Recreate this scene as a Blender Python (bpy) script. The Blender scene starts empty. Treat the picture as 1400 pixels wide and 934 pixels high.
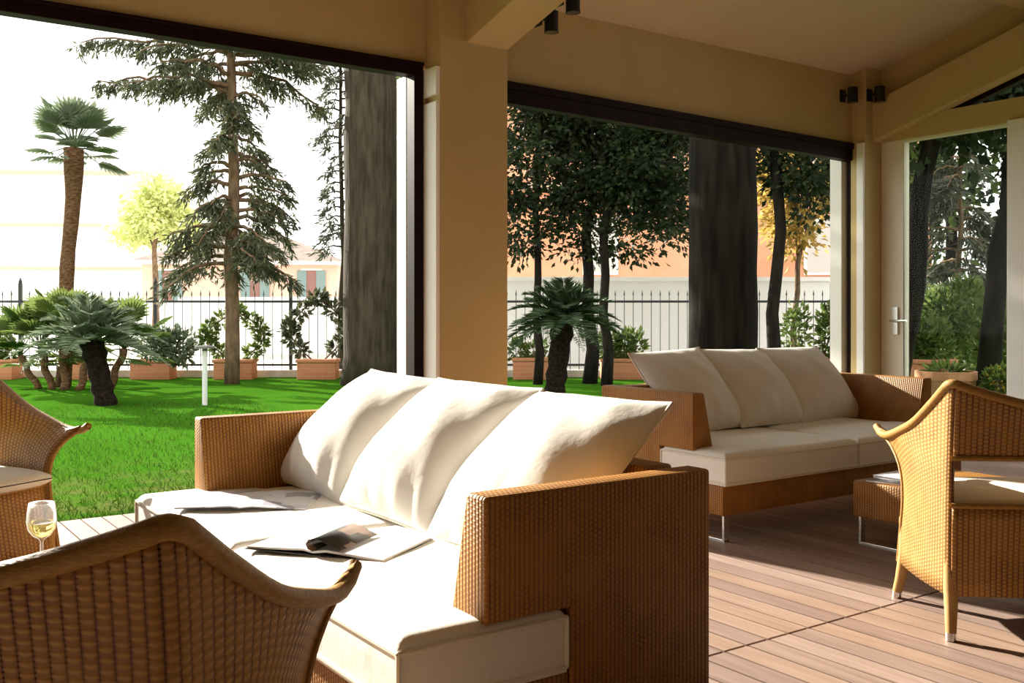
import bpy, bmesh, math, random
import numpy as np
from mathutils import Vector, Matrix
random.seed(7); RNG = np.random.default_rng(7)
PI = math.pi
scn = bpy.context.scene
col = scn.collection

# ---------------------------------------------------------------- camera
F = 1361.0; HOR = 425.0; CAMH = 1.05; YAW = math.radians(35)
cam = bpy.data.cameras.new('camera'); cam.sensor_width = 36; cam.lens = 36*F/1400
cam.shift_y = -(467-HOR)/1400; cam.clip_end = 500; cam.clip_start = .05
co = bpy.data.objects.new('camera', cam); col.objects.link(co)
co.location = (0, 0, CAMH); co.rotation_euler = (PI/2, 0, -YAW)
scn.camera = co
SD, CD = math.sin(YAW), math.cos(YAW)
def W(D, R, z=0.0):
    """a place D metres ahead and R metres to the right of where the photographer stood"""
    return Vector((SD*D+CD*R, CD*D-SD*R, z))
def G(px, D, z=0.0):
    return W(D, (px-700)/F*D, z)
def ZY(py, D):
    return CAMH-(py-HOR)*D/F

# ---------------------------------------------------------------- object helpers
def link(name, me, m=None, parent=None, smooth=True, auto=None):
    o = bpy.data.objects.new(name, me); col.objects.link(o)
    if m is not None: me.materials.append(m)
    if smooth:
        me.polygons.foreach_set('use_smooth', [True]*len(me.polygons))
        if auto: me.set_sharp_from_angle(angle=math.radians(auto))
    if parent is not None: o.parent = parent
    return o
def thing(name, label, cat, loc=(0,0,0), rz=0.0, group=None):
    o = bpy.data.objects.new(name, None); col.objects.link(o); o.empty_display_size = .1
    o.location = loc; o.rotation_euler = (0,0,rz); o['label'] = label; o['category'] = cat
    if group: o['group'] = group
    return o
def tag(o, label, cat, group=None):
    o['label'] = label; o['category'] = cat
    if group: o['group'] = group
    return o
def struct(o):
    o['kind'] = 'structure'; return o
def copy_tree(o, parent=None):
    c = o.copy(); col.objects.link(c)
    if parent is not None: c.parent = parent
    for ch in list(o.children): copy_tree(ch, c)
    return c

class MB:
    def __init__(s): s.v = []; s.f = []; s.uv = []; s.has_uv = False
    def add(s, verts, faces, uvs=None):
        b = len(s.v); s.v += [tuple(v) for v in verts]
        for i, f in enumerate(faces):
            s.f.append(tuple(b+k for k in f))
            s.uv.append(uvs[i] if uvs else None)
        if uvs: s.has_uv = True
        return s
    def box(s, x0, x1, y0, y1, z0, z1):
        v = [(x0,y0,z0),(x1,y0,z0),(x1,y1,z0),(x0,y1,z0),(x0,y0,z1),(x1,y0,z1),(x1,y1,z1),(x0,y1,z1)]
        return s.add(v, [(0,3,2,1),(4,5,6,7),(0,1,5,4),(1,2,6,5),(2,3,7,6),(3,0,4,7)])
    def obox(s, c, ax, ay, az, hx, hy, hz):
        c = Vector(c); v = []
        for k in (-1,1):
            for i,j in ((-1,-1),(1,-1),(1,1),(-1,1)):
                v.append(c+ax*hx*i+ay*hy*j+az*hz*k)
        return s.add(v, [(0,3,2,1),(4,5,6,7),(0,1,5,4),(1,2,6,5),(2,3,7,6),(3,0,4,7)])
    def prism(s, poly, axis, a, b):
        """poly: 2-D outline; axis 0: (y,z) extruded in x, 1: (x,z) in y, 2: (x,y) in z"""
        n = len(poly)
        def mk(p, t): return [(t,p[0],p[1]), (p[0],t,p[1]), (p[0],p[1],t)][axis]
        v = [mk(p,a) for p in poly]+[mk(p,b) for p in poly]
        f = [tuple(range(n)), tuple(range(2*n-1,n-1,-1))]
        f += [(i, n+i, n+(i+1)%n, (i+1)%n) for i in range(n)]
        return s.add(v, f)
    def tube(s, path, r, seg=8, caps=True, flat=None):
        path = [Vector(p) for p in path]; n = len(path)
        rs = r if isinstance(r, (list,tuple)) else [r]*n
        rings = []; up = None
        for i in range(n):
            t = (path[min(i+1,n-1)]-path[max(i-1,0)])
            if t.length < 1e-9: t = Vector((0,0,1))
            t.normalize()
            if up is None:
                up = Vector((0,0,1)) if abs(t.z) < .9 else Vector((1,0,0))
            a = (up - t*up.dot(t))
            if a.length < 1e-4: a = t.orthogonal()
            a.normalize(); up = a; b = t.cross(a)
            rings.append([path[i]+(a*math.cos(2*PI*k/seg)*(flat or 1)+b*math.sin(2*PI*k/seg))*rs[i] for k in range(seg)])
        v = [p for ring in rings for p in ring]; f = []
        for i in range(n-1):
            for k in range(seg):
                k2 = (k+1)%seg
                f.append((i*seg+k, i*seg+k2, (i+1)*seg+k2, (i+1)*seg+k))
        if caps:
            f.append(tuple(reversed(range(seg)))); f.append(tuple((n-1)*seg+k for k in range(seg)))
        return s.add(v, f)
    def lathe(s, prof, c=(0,0,0), seg=24):
        v = []; f = []; n = len(prof)
        for r, z in prof:
            for k in range(seg):
                v.append((c[0]+r*math.cos(2*PI*k/seg), c[1]+r*math.sin(2*PI*k/seg), c[2]+z))
        for i in range(n-1):
            for k in range(seg):
                k2 = (k+1)%seg
                f.append((i*seg+k, i*seg+k2, (i+1)*seg+k2, (i+1)*seg+k))
        if prof[0][0] > 1e-5: f.append(tuple(reversed(range(seg))))
        if prof[-1][0] > 1e-5: f.append(tuple((n-1)*seg+k for k in range(seg)))
        return s.add(v, f)
    def mesh(s, name):
        me = bpy.data.meshes.new(name); me.from_pydata(s.v, [], s.f); me.update()
        if s.has_uv:
            uvl = me.uv_layers.new(name='UVMap')
            for p, u in zip(me.polygons, s.uv):
                if u:
                    for li, q in zip(p.loop_indices, u): uvl.data[li].uv = q
        return me
    def build(s, name, m, parent=None, bevel=0, smooth=True, auto=40, segs=2, buv=False):
        me = s.mesh(name)
        bm = bmesh.new(); bm.from_mesh(me)
        if not s.has_uv:
            bmesh.ops.remove_doubles(bm, verts=bm.verts, dist=1e-6)
            bmesh.ops.recalc_face_normals(bm, faces=bm.faces)
        if bevel:
            es = [e for e in bm.edges if len(e.link_faces) == 2 and e.calc_face_angle(0) > .5]
            bmesh.ops.bevel(bm, geom=es, offset=bevel, segments=segs, affect='EDGES', profile=.5, clamp_overlap=True)
        bm.to_mesh(me); bm.free()
        if buv: box_uv(me)
        return link(name, me, m, parent, smooth, auto)
def box_uv(me):
    uvl = me.uv_layers.get('UVMap') or me.uv_layers.new(name='UVMap')
    for p in me.polygons:
        n = p.normal; a = max(range(3), key=lambda i: abs(n[i]))
        for li in p.loop_indices:
            c = me.vertices[me.loops[li].vertex_index].co
            uvl.data[li].uv = (c.y,c.z) if a == 0 else (c.x,c.z) if a == 1 else (c.x,c.y)

# ---------------------------------------------------------------- material helpers
def mat(name, color, rough=.7, spec=.3, metal=0.0):
    m = bpy.data.materials.new(name); m.use_nodes = True
    b = m.node_tree.nodes['Principled BSDF']
    b.inputs['Base Color'].default_value = (*color, 1); b.inputs['Roughness'].default_value = rough
    b.inputs['Specular IOR Level'].default_value = spec; b.inputs['Metallic'].default_value = metal
    return m
def nt(m): return m.node_tree.nodes, m.node_tree.links, m.node_tree.nodes['Principled BSDF']
def noise_mat(name, c1, c2, scale=5, rough=.8, bump=0.0, bscale=None, stretch=(1,1,1), detail=4, spec=.2, dist=.01, lo=.35, hi=.65, coord='Object'):
    m = mat(name, c1, rough, spec); N, L, b = nt(m)
    tc = N.new('ShaderNodeTexCoord'); mp = N.new('ShaderNodeMapping'); mp.inputs['Scale'].default_value = stretch
    L.new(tc.outputs[coord], mp.inputs['Vector'])
    n = N.new('ShaderNodeTexNoise'); n.inputs['Scale'].default_value = scale; n.inputs['Detail'].default_value = detail
    L.new(mp.outputs[0], n.inputs['Vector'])
    r = N.new('ShaderNodeValToRGB'); r.color_ramp.elements[0].position = lo; r.color_ramp.elements[1].position = hi
    r.color_ramp.elements[0].color = (*c1,1); r.color_ramp.elements[1].color = (*c2,1)
    L.new(n.outputs['Fac'], r.inputs[0]); L.new(r.outputs[0], b.inputs['Base Color'])
    if bump:
        n2 = N.new('ShaderNodeTexNoise'); n2.inputs['Scale'].default_value = bscale or scale*3; n2.inputs['Detail'].default_value = 5
        L.new(mp.outputs[0], n2.inputs['Vector'])
        bp = N.new('ShaderNodeBump'); bp.inputs['Strength'].default_value = bump; bp.inputs['Distance'].default_value = dist
        L.new(n2.outputs['Fac'], bp.inputs['Height']); L.new(bp.outputs[0], b.inputs['Normal'])
    return m
def wicker_mat(name, light, dark, pu=.014, pv=.010, holes=False, bump=.8, chk_=.16, lo=.1, hi=.62):
    m = mat(name, light, .5, .35); N, L, b = nt(m)
    uv = N.new('ShaderNodeUVMap'); uv.uv_map = 'UVMap'
    sp = N.new('ShaderNodeSeparateXYZ'); L.new(uv.outputs[0], sp.inputs[0])
    def M(op, a, bb=None, clamp=False):
        n = N.new('ShaderNodeMath'); n.operation = op; n.use_clamp = clamp
        for i, x in enumerate((a, bb)):
            if x is None: continue
            if isinstance(x, (int,float)): n.inputs[i].default_value = x
            else: L.new(x, n.inputs[i])
        return n.outputs[0]
    su = M('SINE', M('MULTIPLY', sp.outputs[0], PI/pu)); sv = M('SINE', M('MULTIPLY', sp.outputs[1], PI/pv))
    au = M('ABSOLUTE', su); av = M('ABSOLUTE', sv)
    chk = M('MULTIPLY', su, sv)                      # over and under, cell by cell
    rib = M('POWER', au, .6)                         # round upright stakes
    h = M('ADD', M('MULTIPLY', chk, chk_), M('MULTIPLY', rib, .6))
    h = M('ADD', h, M('MULTIPLY', av, .12))
    tc = N.new('ShaderNodeTexCoord'); nz = N.new('ShaderNodeTexNoise'); nz.inputs['Scale'].default_value = 9; nz.inputs['Detail'].default_value = 3
    L.new(tc.outputs['Object'], nz.inputs['Vector'])
    hc = M('ADD', h, M('MULTIPLY', M('SUBTRACT', nz.outputs['Fac'], .5), .5))
    r = N.new('ShaderNodeValToRGB'); e = r.color_ramp.elements
    e[0].position = lo; e[0].color = (*dark,1); e[1].position = hi; e[1].color = (*light,1)
    L.new(hc, r.inputs[0]); L.new(r.outputs[0], b.inputs['Base Color'])
    bp = N.new('ShaderNodeBump'); bp.inputs['Strength'].default_value = bump; bp.inputs['Distance'].default_value = .004
    L.new(h, bp.inputs['Height']); L.new(bp.outputs[0], b.inputs['Normal'])
    if holes:
        nz2 = N.new('ShaderNodeTexNoise'); nz2.inputs['Scale'].default_value = 6; nz2.inputs['Detail'].default_value = 1
        L.new(uv.outputs[0], nz2.inputs['Vector'])
        gate = M('GREATER_THAN', nz2.outputs['Fac'], .60)
        gap = M('MULTIPLY', M('LESS_THAN', au, .20), M('LESS_THAN', M('ADD', av, 0.0), .5))
        gap = M('MULTIPLY', gap, gate)
        tr = N.new('ShaderNodeBsdfTransparent'); mx = N.new('ShaderNodeMixShader')
        L.new(gap, mx.inputs[0]); L.new(b.outputs[0], mx.inputs[1]); L.new(tr.outputs[0], mx.inputs[2])
        L.new(mx.outputs[0], N['Material Output'].inputs['Surface'])
    return m
def leaf_mat(name, c1, c2, trans=.35, rough=.6):
    m = mat(name, c1, rough, .25); N, L, b = nt(m)
    g = N.new('ShaderNodeNewGeometry'); r = N.new('ShaderNodeValToRGB')
    r.color_ramp.elements[0].color = (*c1,1); r.color_ramp.elements[1].color = (*c2,1)
    L.new(g.outputs['Random Per Island'], r.inputs[0]); L.new(r.outputs[0], b.inputs['Base Color'])
    t = N.new('ShaderNodeBsdfTranslucent'); mx = N.new('ShaderNodeMixShader'); mx.inputs[0].default_value = trans
    L.new(r.outputs[0], t.inputs[0]); L.new(b.outputs[0], mx.inputs[1]); L.new(t.outputs[0], mx.inputs[2])
    L.new(mx.outputs[0], N['Material Output'].inputs['Surface'])
    return m
def brick_mat(name, c1, c2, mortar, scale=1, w=.2, h=.06):
    m = mat(name, c1, .85, .15); N, L, b = nt(m)
    tc = N.new('ShaderNodeUVMap'); tc.uv_map = 'UVMap'
    t = N.new('ShaderNodeTexBrick'); t.inputs['Color1'].default_value = (*c1,1); t.inputs['Color2'].default_value = (*c2,1); t.inputs['Mortar'].default_value = (*mortar,1)
    t.inputs['Scale'].default_value = 1; t.inputs['Brick Width'].default_value = w; t.inputs['Row Height'].default_value = h; t.inputs['Mortar Size'].default_value = .008
    L.new(tc.outputs[0], t.inputs['Vector']); L.new(t.outputs['Color'], b.inputs['Base Color'])
    return m

M_ = {}
M_['wall'] = noise_mat('wall_paint', (.52,.395,.185), (.55,.42,.205), 3, .75, .08, 60, dist=.002)
M_['ceiling'] = noise_mat('ceiling_paint', (.58,.47,.30), (.61,.50,.33), 2, .8)
M_['rear'] = noise_mat('fill_cut_panelling', (.06,.035,.02), (.08,.05,.03), 3, .7)
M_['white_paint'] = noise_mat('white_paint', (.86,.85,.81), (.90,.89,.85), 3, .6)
M_['door_paint'] = noise_mat('door_paint', (.78,.75,.62), (.82,.79,.66), 3, .5)
M_['frame'] = noise_mat('dark_frame', (.009,.003,.003), (.016,.005,.004), 12, .5, spec=.1, stretch=(1,1,1))
M_['wicker'] = wicker_mat('sofa_wicker', (.43,.200,.038), (.085,.012,.001), .0125, .006, lo=.08, hi=.68)
M_['wicker_chair'] = wicker_mat('chair_wicker', (.45,.240,.055), (.080,.010,.001), .0175, .0065, holes=True, chk_=.26, bump=.5, lo=.08, hi=.68)
M_['rim'] = noise_mat('chair_rim', (.31,.17,.042), (.41,.235,.065), 60, .5, .3, 120, stretch=(1,1,3))
M_['leg'] = noise_mat('chair_leg_wood', (.42,.24,.08), (.52,.33,.13), 20, .5)
M_['chrome'] = mat('brushed_steel', (.72,.70,.66), .25, .5, 1.0)
M_['fabric'] = noise_mat('cushion_fabric', (.83,.80,.74), (.86,.83,.77), 4, .9, .22, 9, dist=.02, spec=.1)
M_['piping'] = mat('piping_fabric', (.78,.73,.64), .9, .1)
M_['chair_fabric'] = noise_mat('chair_cushion_fabric', (.72,.68,.58), (.76,.72,.63), 6, .9, .1, 20, spec=.1)
M_['black'] = mat('black_metal', (.012,.012,.011), .45, .4)
M_['lens'] = mat('lamp_lens', (.10,.09,.07), .2, .5)
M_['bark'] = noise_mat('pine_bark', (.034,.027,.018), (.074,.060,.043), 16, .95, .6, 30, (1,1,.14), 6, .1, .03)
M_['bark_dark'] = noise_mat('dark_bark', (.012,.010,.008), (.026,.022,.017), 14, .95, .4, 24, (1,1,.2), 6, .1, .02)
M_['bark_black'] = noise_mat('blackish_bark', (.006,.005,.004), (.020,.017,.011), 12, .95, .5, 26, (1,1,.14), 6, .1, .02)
M_['bark_brown'] = noise_mat('brown_bark', (.11,.070,.042), (.22,.15,.095), 12, .95, .7, 20, (1,1,.4), 6, .1, .02)
M_['palm_trunk'] = noise_mat('palm_trunk', (.09,.045,.022), (.20,.115,.06), 16, .95, 1.0, 22, (1,1,2.2), 5, .1, .03)
M_['cycad_trunk'] = noise_mat('cycad_trunk', (.008,.006,.004), (.030,.020,.014), 26, .95, 1.0, 30, (1,1,1), 5, .1, .03)
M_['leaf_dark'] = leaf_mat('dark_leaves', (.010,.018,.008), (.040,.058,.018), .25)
M_['leaf_mid'] = leaf_mat('mid_leaves', (.055,.10,.02), (.17,.22,.06), .4)
M_['leaf_pale'] = leaf_mat('pale_leaves', (.62,.68,.28), (.80,.84,.48), .4)
M_['needle'] = leaf_mat('conifer_needles', (.035,.050,.030), (.14,.15,.075), .25)
M_['needle_grey'] = leaf_mat('grey_needles', (.05,.065,.045), (.13,.14,.09), .2)
M_['palm_leaf'] = leaf_mat('palm_leaves', (.09,.13,.075), (.23,.28,.18), .3)
M_['cycad_leaf'] = leaf_mat('cycad_leaves', (.022,.048,.022), (.085,.125,.055), .25, .45)
M_['terracotta'] = brick_mat('terracotta_brick', (.50,.20,.10), (.55,.235,.12), (.50,.25,.15))
M_['pot'] = noise_mat('terracotta_pot', (.42,.19,.10), (.52,.28,.17), 8, .85, .3, 20)
M_['soil'] = noise_mat('soil', (.05,.035,.022), (.09,.06,.04), 20, .95)
M_['iron'] = mat('fence_iron', (.035,.04,.045), .5, .4)
M_['stone'] = noise_mat('kerb_stone', (.45,.43,.38), (.58,.56,.50), 6, .9)
M_['whitewall'] = noise_mat('white_render', (.89,.88,.86), (.93,.92,.90), 1.5, .9)
M_['pink'] = noise_mat('pink_render', (.72,.49,.40), (.76,.54,.45), 1.2, .9)
M_['peach'] = noise_mat('peach_render', (.66,.30,.17), (.74,.40,.25), .6, .9)
M_['rooftile'] = noise_mat('roof_tile', (.26,.21,.185), (.34,.28,.24), 3, .9)
M_['shutter'] = mat('grey_green_shutter', (.20,.29,.29), .7, .2)
M_['pale_pane'] = mat('pale_pane', (.62,.58,.54), .3, .3)
M_['panes'] = mat('window_dark_pane', (.25,.12,.10), .2, .5)
M_['cornice'] = mat('cornice', (.58,.46,.34), .8, .2)
M_['leaf_gold'] = leaf_mat('golden_leaves', (.30,.22,.05), (.60,.42,.12), .4)
M_['lampwhite'] = mat('lamp_post_paint', (.74,.76,.78), .4, .4)
M_['lampcap'] = mat('lamp_cap', (.18,.18,.17), .5, .3)
M_['blade'] = leaf_mat('grass_blades', (.024,.082,.006), (.060,.120,.014), .25, 1.0)
M_['flower'] = leaf_mat('yellow_flowers', (.75,.5,.04), (.8,.6,.1), .3)

def ground_mats():
    # lawn
    m = mat('lawn_grass', (.03,.13,.004), 1.0, 0.0); N, L, b = nt(m)
    tc = N.new('ShaderNodeTexCoord')
    n1 = N.new('ShaderNodeTexNoise'); n1.inputs['Scale'].default_value = .9; n1.inputs['Detail'].default_value = 6
    n2 = N.new('ShaderNodeTexNoise'); n2.inputs['Scale'].default_value = 45; n2.inputs['Detail'].default_value = 6
    for n in (n1,n2): L.new(tc.outputs['Object'], n.inputs['Vector'])
    r = N.new('ShaderNodeValToRGB'); e = r.color_ramp.elements
    e[0].position = .3; e[0].color = (.027,.088,.006,1); e[1].position = .7; e[1].color = (.048,.148,.011,1)
    mx = N.new('ShaderNodeMath'); mx.operation = 'MULTIPLY_ADD'; mx.inputs[1].default_value = .6
    L.new(n2.outputs['Fac'], mx.inputs[0]); 
    m2 = N.new('ShaderNodeMath'); m2.operation = 'MULTIPLY'; m2.inputs[1].default_value = .4; L.new(n1.outputs['Fac'], m2.inputs[0]); L.new(m2.outputs[0], mx.inputs[2])
    L.new(mx.outputs[0], r.inputs[0])
    # worn strip along the deck edge: bare earth shows between the blades
    sp = N.new('ShaderNodeSeparateXYZ'); L.new(tc.outputs['Object'], sp.inputs[0])
    mr = N.new('ShaderNodeMapRange'); mr.inputs[1].default_value = 5.3; mr.inputs[2].default_value = 7.6; mr.inputs[3].default_value = 1.0; mr.inputs[4].default_value = 0
    L.new(sp.outputs[1], mr.inputs[0])
    n3 = N.new('ShaderNodeTexNoise'); n3.inputs['Scale'].default_value = 3.5; n3.inputs['Detail'].default_value = 8; L.new(tc.outputs['Object'], n3.inputs['Vector'])
    mm = N.new('ShaderNodeMath'); mm.operation = 'MULTIPLY'; L.new(mr.outputs[0], mm.inputs[0])
    r3 = N.new('ShaderNodeValToRGB'); r3.color_ramp.elements[0].position = .38; r3.color_ramp.elements[1].position = .68; L.new(n3.outputs['Fac'], r3.inputs[0]); L.new(r3.outputs[0], mm.inputs[1])
    mc = N.new('ShaderNodeMix'); mc.data_type = 'RGBA'; mc.inputs[7].default_value = (.15,.13,.05,1)
    L.new(mm.outputs[0], mc.inputs[0]); L.new(r.outputs[0], mc.inputs[6]); L.new(mc.outputs[2], b.inputs['Base Color'])
    bp = N.new('ShaderNodeBump'); bp.inputs['Strength'].default_value = .6; bp.inputs['Distance'].default_value = .03
    L.new(n2.outputs['Fac'], bp.inputs['Height']); L.new(bp.outputs[0], b.inputs['Normal'])
    M_['lawn'] = m
    # deck boards: a tone for each board, grain along its length
    m = mat('deck_boards', (.4,.25,.16), .55, .3); N, L, b = nt(m)
    g = N.new('ShaderNodeNewGeometry'); r = N.new('ShaderNodeValToRGB'); e = r.color_ramp.elements
    e[0].position = 0; e[0].color = (.27,.185,.155,1); e[1].position = 1; e[1].color = (.38,.285,.245,1)
    x = e.new(.35); x.color = (.32,.23,.19,1); x = e.new(.7); x.color = (.36,.245,.18,1)
    L.new(g.outputs['Random Per Island'], r.inputs[0])
    tc = N.new('ShaderNodeTexCoord'); mp = N.new('ShaderNodeMapping'); mp.inputs['Scale'].default_value = (40,2.2,10)
    L.new(tc.outputs['Object'], mp.inputs[0]); n = N.new('ShaderNodeTexNoise'); n.inputs['Scale'].default_value = 1; n.inputs['Detail'].default_value = 6; L.new(mp.outputs[0], n.inputs['Vector'])
    mc = N.new('ShaderNodeMix'); mc.data_type = 'RGBA'; mc.blend_type = 'MULTIPLY'; mc.inputs[0].default_value = .8
    r2 = N.new('ShaderNodeValToRGB'); r2.color_ramp.elements[0].position = .3; r2.color_ramp.elements[0].color = (.66,.61,.58,1); r2.color_ramp.elements[1].position = .65
    L.new(n.outputs['Fac'], r2.inputs[0]); L.new(r.outputs[0], mc.inputs[6]); L.new(r2.outputs[0], mc.inputs[7]); L.new(mc.outputs[2], b.inputs['Base Color'])
    bp = N.new('ShaderNodeBump'); bp.inputs['Strength'].default_value = .25; bp.inputs['Distance'].default_value = .003; L.new(n.outputs['Fac'], bp.inputs['Height']); L.new(bp.outputs[0], b.inputs['Normal'])
    M_['deck'] = m
    # thin clear glazing
    m = bpy.data.materials.new('clear_glazing'); m.use_nodes = True; N = m.node_tree.nodes; L = m.node_tree.links
    N.remove(N['Principled BSDF'])
    t = N.new('ShaderNodeBsdfTransparent'); t.inputs[0].default_value = (.93,.95,.93,1); gl = N.new('ShaderNodeBsdfGlossy'); gl.inputs['Roughness'].default_value = .02
    fr = N.new('ShaderNodeFresnel'); fr.inputs[0].default_value = 1.10; mx = N.new('ShaderNodeMixShader')
    L.new(fr.outputs[0], mx.inputs[0]); L.new(t.outputs[0], mx.inputs[1]); L.new(gl.outputs[0], mx.inputs[2]); L.new(mx.outputs[0], N['Material Output'].inputs['Surface'])
    M_['glazing'] = m
    # wine glass
    m = bpy.data.materials.new('wine_glass'); m.use_nodes = True; N = m.node_tree.nodes; L = m.node_tree.links; N.remove(N['Principled BSDF'])
    t = N.new('ShaderNodeBsdfTransparent'); t.inputs[0].default_value = (.97,.97,.96,1); gl = N.new('ShaderNodeBsdfGlossy'); gl.inputs['Roughness'].default_value = .03
    fr = N.new('ShaderNodeLayerWeight'); fr.inputs[0].default_value = .16; mx = N.new('ShaderNodeMixShader')
    df = N.new('ShaderNodeBsdfTranslucent'); df.inputs[0].default_value = (.9,.9,.88,1); m1 = N.new('ShaderNodeMixShader'); m1.inputs[0].default_value = .55
    L.new(gl.outputs[0], m1.inputs[1]); L.new(df.outputs[0], m1.inputs[2])
    pw = N.new('ShaderNodeMath'); pw.operation = 'MULTIPLY_ADD'; pw.inputs[1].default_value = .8; pw.inputs[2].default_value = .03; L.new(fr.outputs['Fresnel'], pw.inputs[0]); L.new(pw.outputs[0], mx.inputs[0]); gl = m1; L.new(t.outputs[0], mx.inputs[1]); L.new(gl.outputs[0], mx.inputs[2]); L.new(mx.outputs[0], N['Material Output'].inputs['Surface'])
    M_['glass'] = m
    m = mat('white_wine', (.95,.80,.30), .0, .5); N, L, b = nt(m); b.inputs['Transmission Weight'].default_value = 1; b.inputs['IOR'].default_value = 1.33
    M_['wine'] = m
ground_mats()
def print_mat(name, paper, inks, scale, thr):
    """a printed page: paper with blocks of picture and text lines"""
    m = mat(name, paper, .35, .4); N, L, b = nt(m)
    tc = N.new('ShaderNodeTexCoord'); v = N.new('ShaderNodeTexVoronoi'); v.distance = 'CHEBYCHEV'; v.inputs['Scale'].default_value = scale
    L.new(tc.outputs['Object'], v.inputs['Vector'])
    r = N.new('ShaderNodeValToRGB'); r.color_ramp.interpolation = 'CONSTANT'; e = r.color_ramp.elements
    e[0].position = 0; e[0].color = (*paper,1); e[1].position = thr; e[1].color = (*inks[0],1)
    for i, c in enumerate(inks[1:]):
        x = e.new(thr+(1-thr)*(i+1)/len(inks)); x.color = (*c,1)
    sp = N.new('ShaderNodeSeparateColor'); L.new(v.outputs['Color'], sp.inputs[0]); L.new(sp.outputs[0], r.inputs[0]); L.new(r.outputs[0], b.inputs['Base Color'])
    return m
M_['page'] = print_mat('magazine_page', (.74,.74,.75), [(.58,.58,.62),(.66,.64,.66)], 9, .6)
M_['page_picture'] = print_mat('magazine_picture_page', (.07,.07,.075), [(.30,.20,.16),(.12,.12,.13),(.4,.33,.30)], 14, .55)
M_['cover'] = print_mat('magazine_cover', (.05,.05,.055), [(.15,.15,.16)], 8, .7)
M_['page_pale'] = print_mat('magazine_pale_page', (.76,.76,.78), [(.50,.50,.58),(.64,.62,.68),(.36,.36,.42)], 13, .5)

# ================================================================ the setting
YW = 5.06       # inner face of the garden wall
YO = 5.24       # its outer face
YD = 5.36       # outer edge of the deck
XR = 7.10       # inner face of the gable wall
SL = .27        # roof slope
def zc(y): return 2.97+SL*(YW-y)
XL, YB = -4.2, -3.6
RIDGE = -.2
# deck
mb = MB(); bw, gap = .092, .008
x = XL; seams = [YB, -1.75, .19, 2.137, 4.08, YD]
xi = 0
while x < XR-.01:
    for a, b_ in zip(seams[:-1], seams[1:]):
        mb.box(x, min(x+bw, XR), a+.006, b_-.006, -.03, 0)
    x += bw+gap
struct(mb.build('floor', M_['deck'], smooth=False))
struct(MB().box(XL-.3, XR+.3, YB-.3, YD, -.10, -.034).build('floor_joists', M_['soil'], smooth=False))
# garden wall: header above the openings, piers between them
W1 = (-2.6, 2.80); W2 = (3.36, 7.00); HD = 2.43
mb = MB()
mb.box(XL-.25, 3.1, YW, YO, 2.47, 3.10); mb.prism([(3.1,2.455),(XR+.25,2.39),(XR+.25,3.10),(3.1,3.10)], 1, YW, YO)
mb.box(XL-.25, W1[0], YW, YO, 0, HD); mb.box(W1[1]+.10, W2[0]-.02, YW, YO, 0, HD); mb.box(W2[1]+.02, XR+.25, YW, YO, 0, HD)
struct(mb.build('wall_back', M_['wall'], smooth=False))
# white outer reveals of the two openings
mb = MB(); mb.box(W1[1]+.045, W1[1]+.10, YW+.09, YO+.02, 0, HD); struct(mb.build('trim_1', M_['white_paint'], smooth=False))
mb = MB(); mb.box(W2[1]-.09, W2[1]+.02, YW+.09, YO+.02, 0, HD); struct(mb.build('trim_2', M_['white_paint'], smooth=False))
# dark frames
def win_frame(name, x0, x1, zb0, zb1, zt0, zt1):
    mb = MB(); y0, y1 = YW-.02, YW+.07
    mb.prism([(x0,zb0),(x1,zb1),(x1,zt1),(x0,zt0)], 1, y0, y1); mb.prism([(x0,(zb0+zt0)/2+.02),(x1,(zb1+zt1)/2+.02),(x1,zt1),(x0,zt0)], 1, y0-.014, y1)
    mb.box(x0, x0+.06, y0, y1, 0, zb0+.01); mb.box(x1-.06, x1, y0, y1, 0, zb1+.01)
    return struct(mb.build(name, M_['frame'], bevel=.003, smooth=False))
win_frame('window_1', W1[0], W1[1]+.10, 2.415, 2.415, 2.492, 2.492); win_frame('window_2', W2[0]-.02, W2[1]+.02, 2.335, 2.27, 2.468, 2.408)
# piers standing proud of the wall, running up to the ceiling
mb = MB(); mb.box(2.93, 3.40, 4.90, YW, 0, 3.03); struct(mb.build('pillar', M_['wall'], bevel=.006, smooth=False))
mb = MB(); mb.box(6.91, XR, 4.92, YW, 0, 3.02); struct(mb.build('corner_pillar', M_['wall'], bevel=.006, smooth=False))
mb = MB(); mb.box(2.905, 2.934, 4.905, YW, 0, 2.25); mb.box(2.905, 2.934, 4.905, YW, 2.29, 2.45); struct(mb.build('sun_strip_1', M_['white_paint'], smooth=False))  # white strip painted on to imitate sunlight on the pillar's left face
mb = MB(); mb.box(6.885, 6.914, 4.925, 4.985, 0, 2.40); struct(mb.build('sun_strip_2', M_['white_paint'], smooth=False))  # painted white where light falls on the side of the corner pillar
# sloping rafters
def rafter(name, x0, x1, ya, yb, dz):
    mb = MB(); mb.prism([(ya, zc(ya)-dz), (ya, zc(ya)+.02), (yb, zc(yb)+.02), (yb, zc(yb)-dz)], 0, x0, x1)
    return struct(mb.build(name, M_['wall'], bevel=.006, smooth=False))
rafter('rafter', 3.11, 3.40, YW+.02, RIDGE, .40)
# ceiling (two slopes)
mb = MB(); t = .12
mb.prism([(YO+.3, zc(YO+.3)), (RIDGE, zc(RIDGE)), (YB-.3, zc(RIDGE)-SL*(RIDGE-YB+.3)), (YB-.3, zc(RIDGE)-SL*(RIDGE-YB+.3)+t), (RIDGE, zc(RIDGE)+t), (YO+.3, zc(YO+.3)+t)], 0, XL-.4, XR+.5)
struct(mb.build('ceiling', M_['ceiling'], smooth=False))
mb = MB(); y = 3.74; mb.prism([(y, zc(y)+.02), (y, zc(y)-.13), (y-.16, zc(y)-.13), (y-.16, zc(y-.16)+.02)], 0, XL, XR); struct(mb.build('purlin', M_['wall'], bevel=.004, smooth=False))
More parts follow.
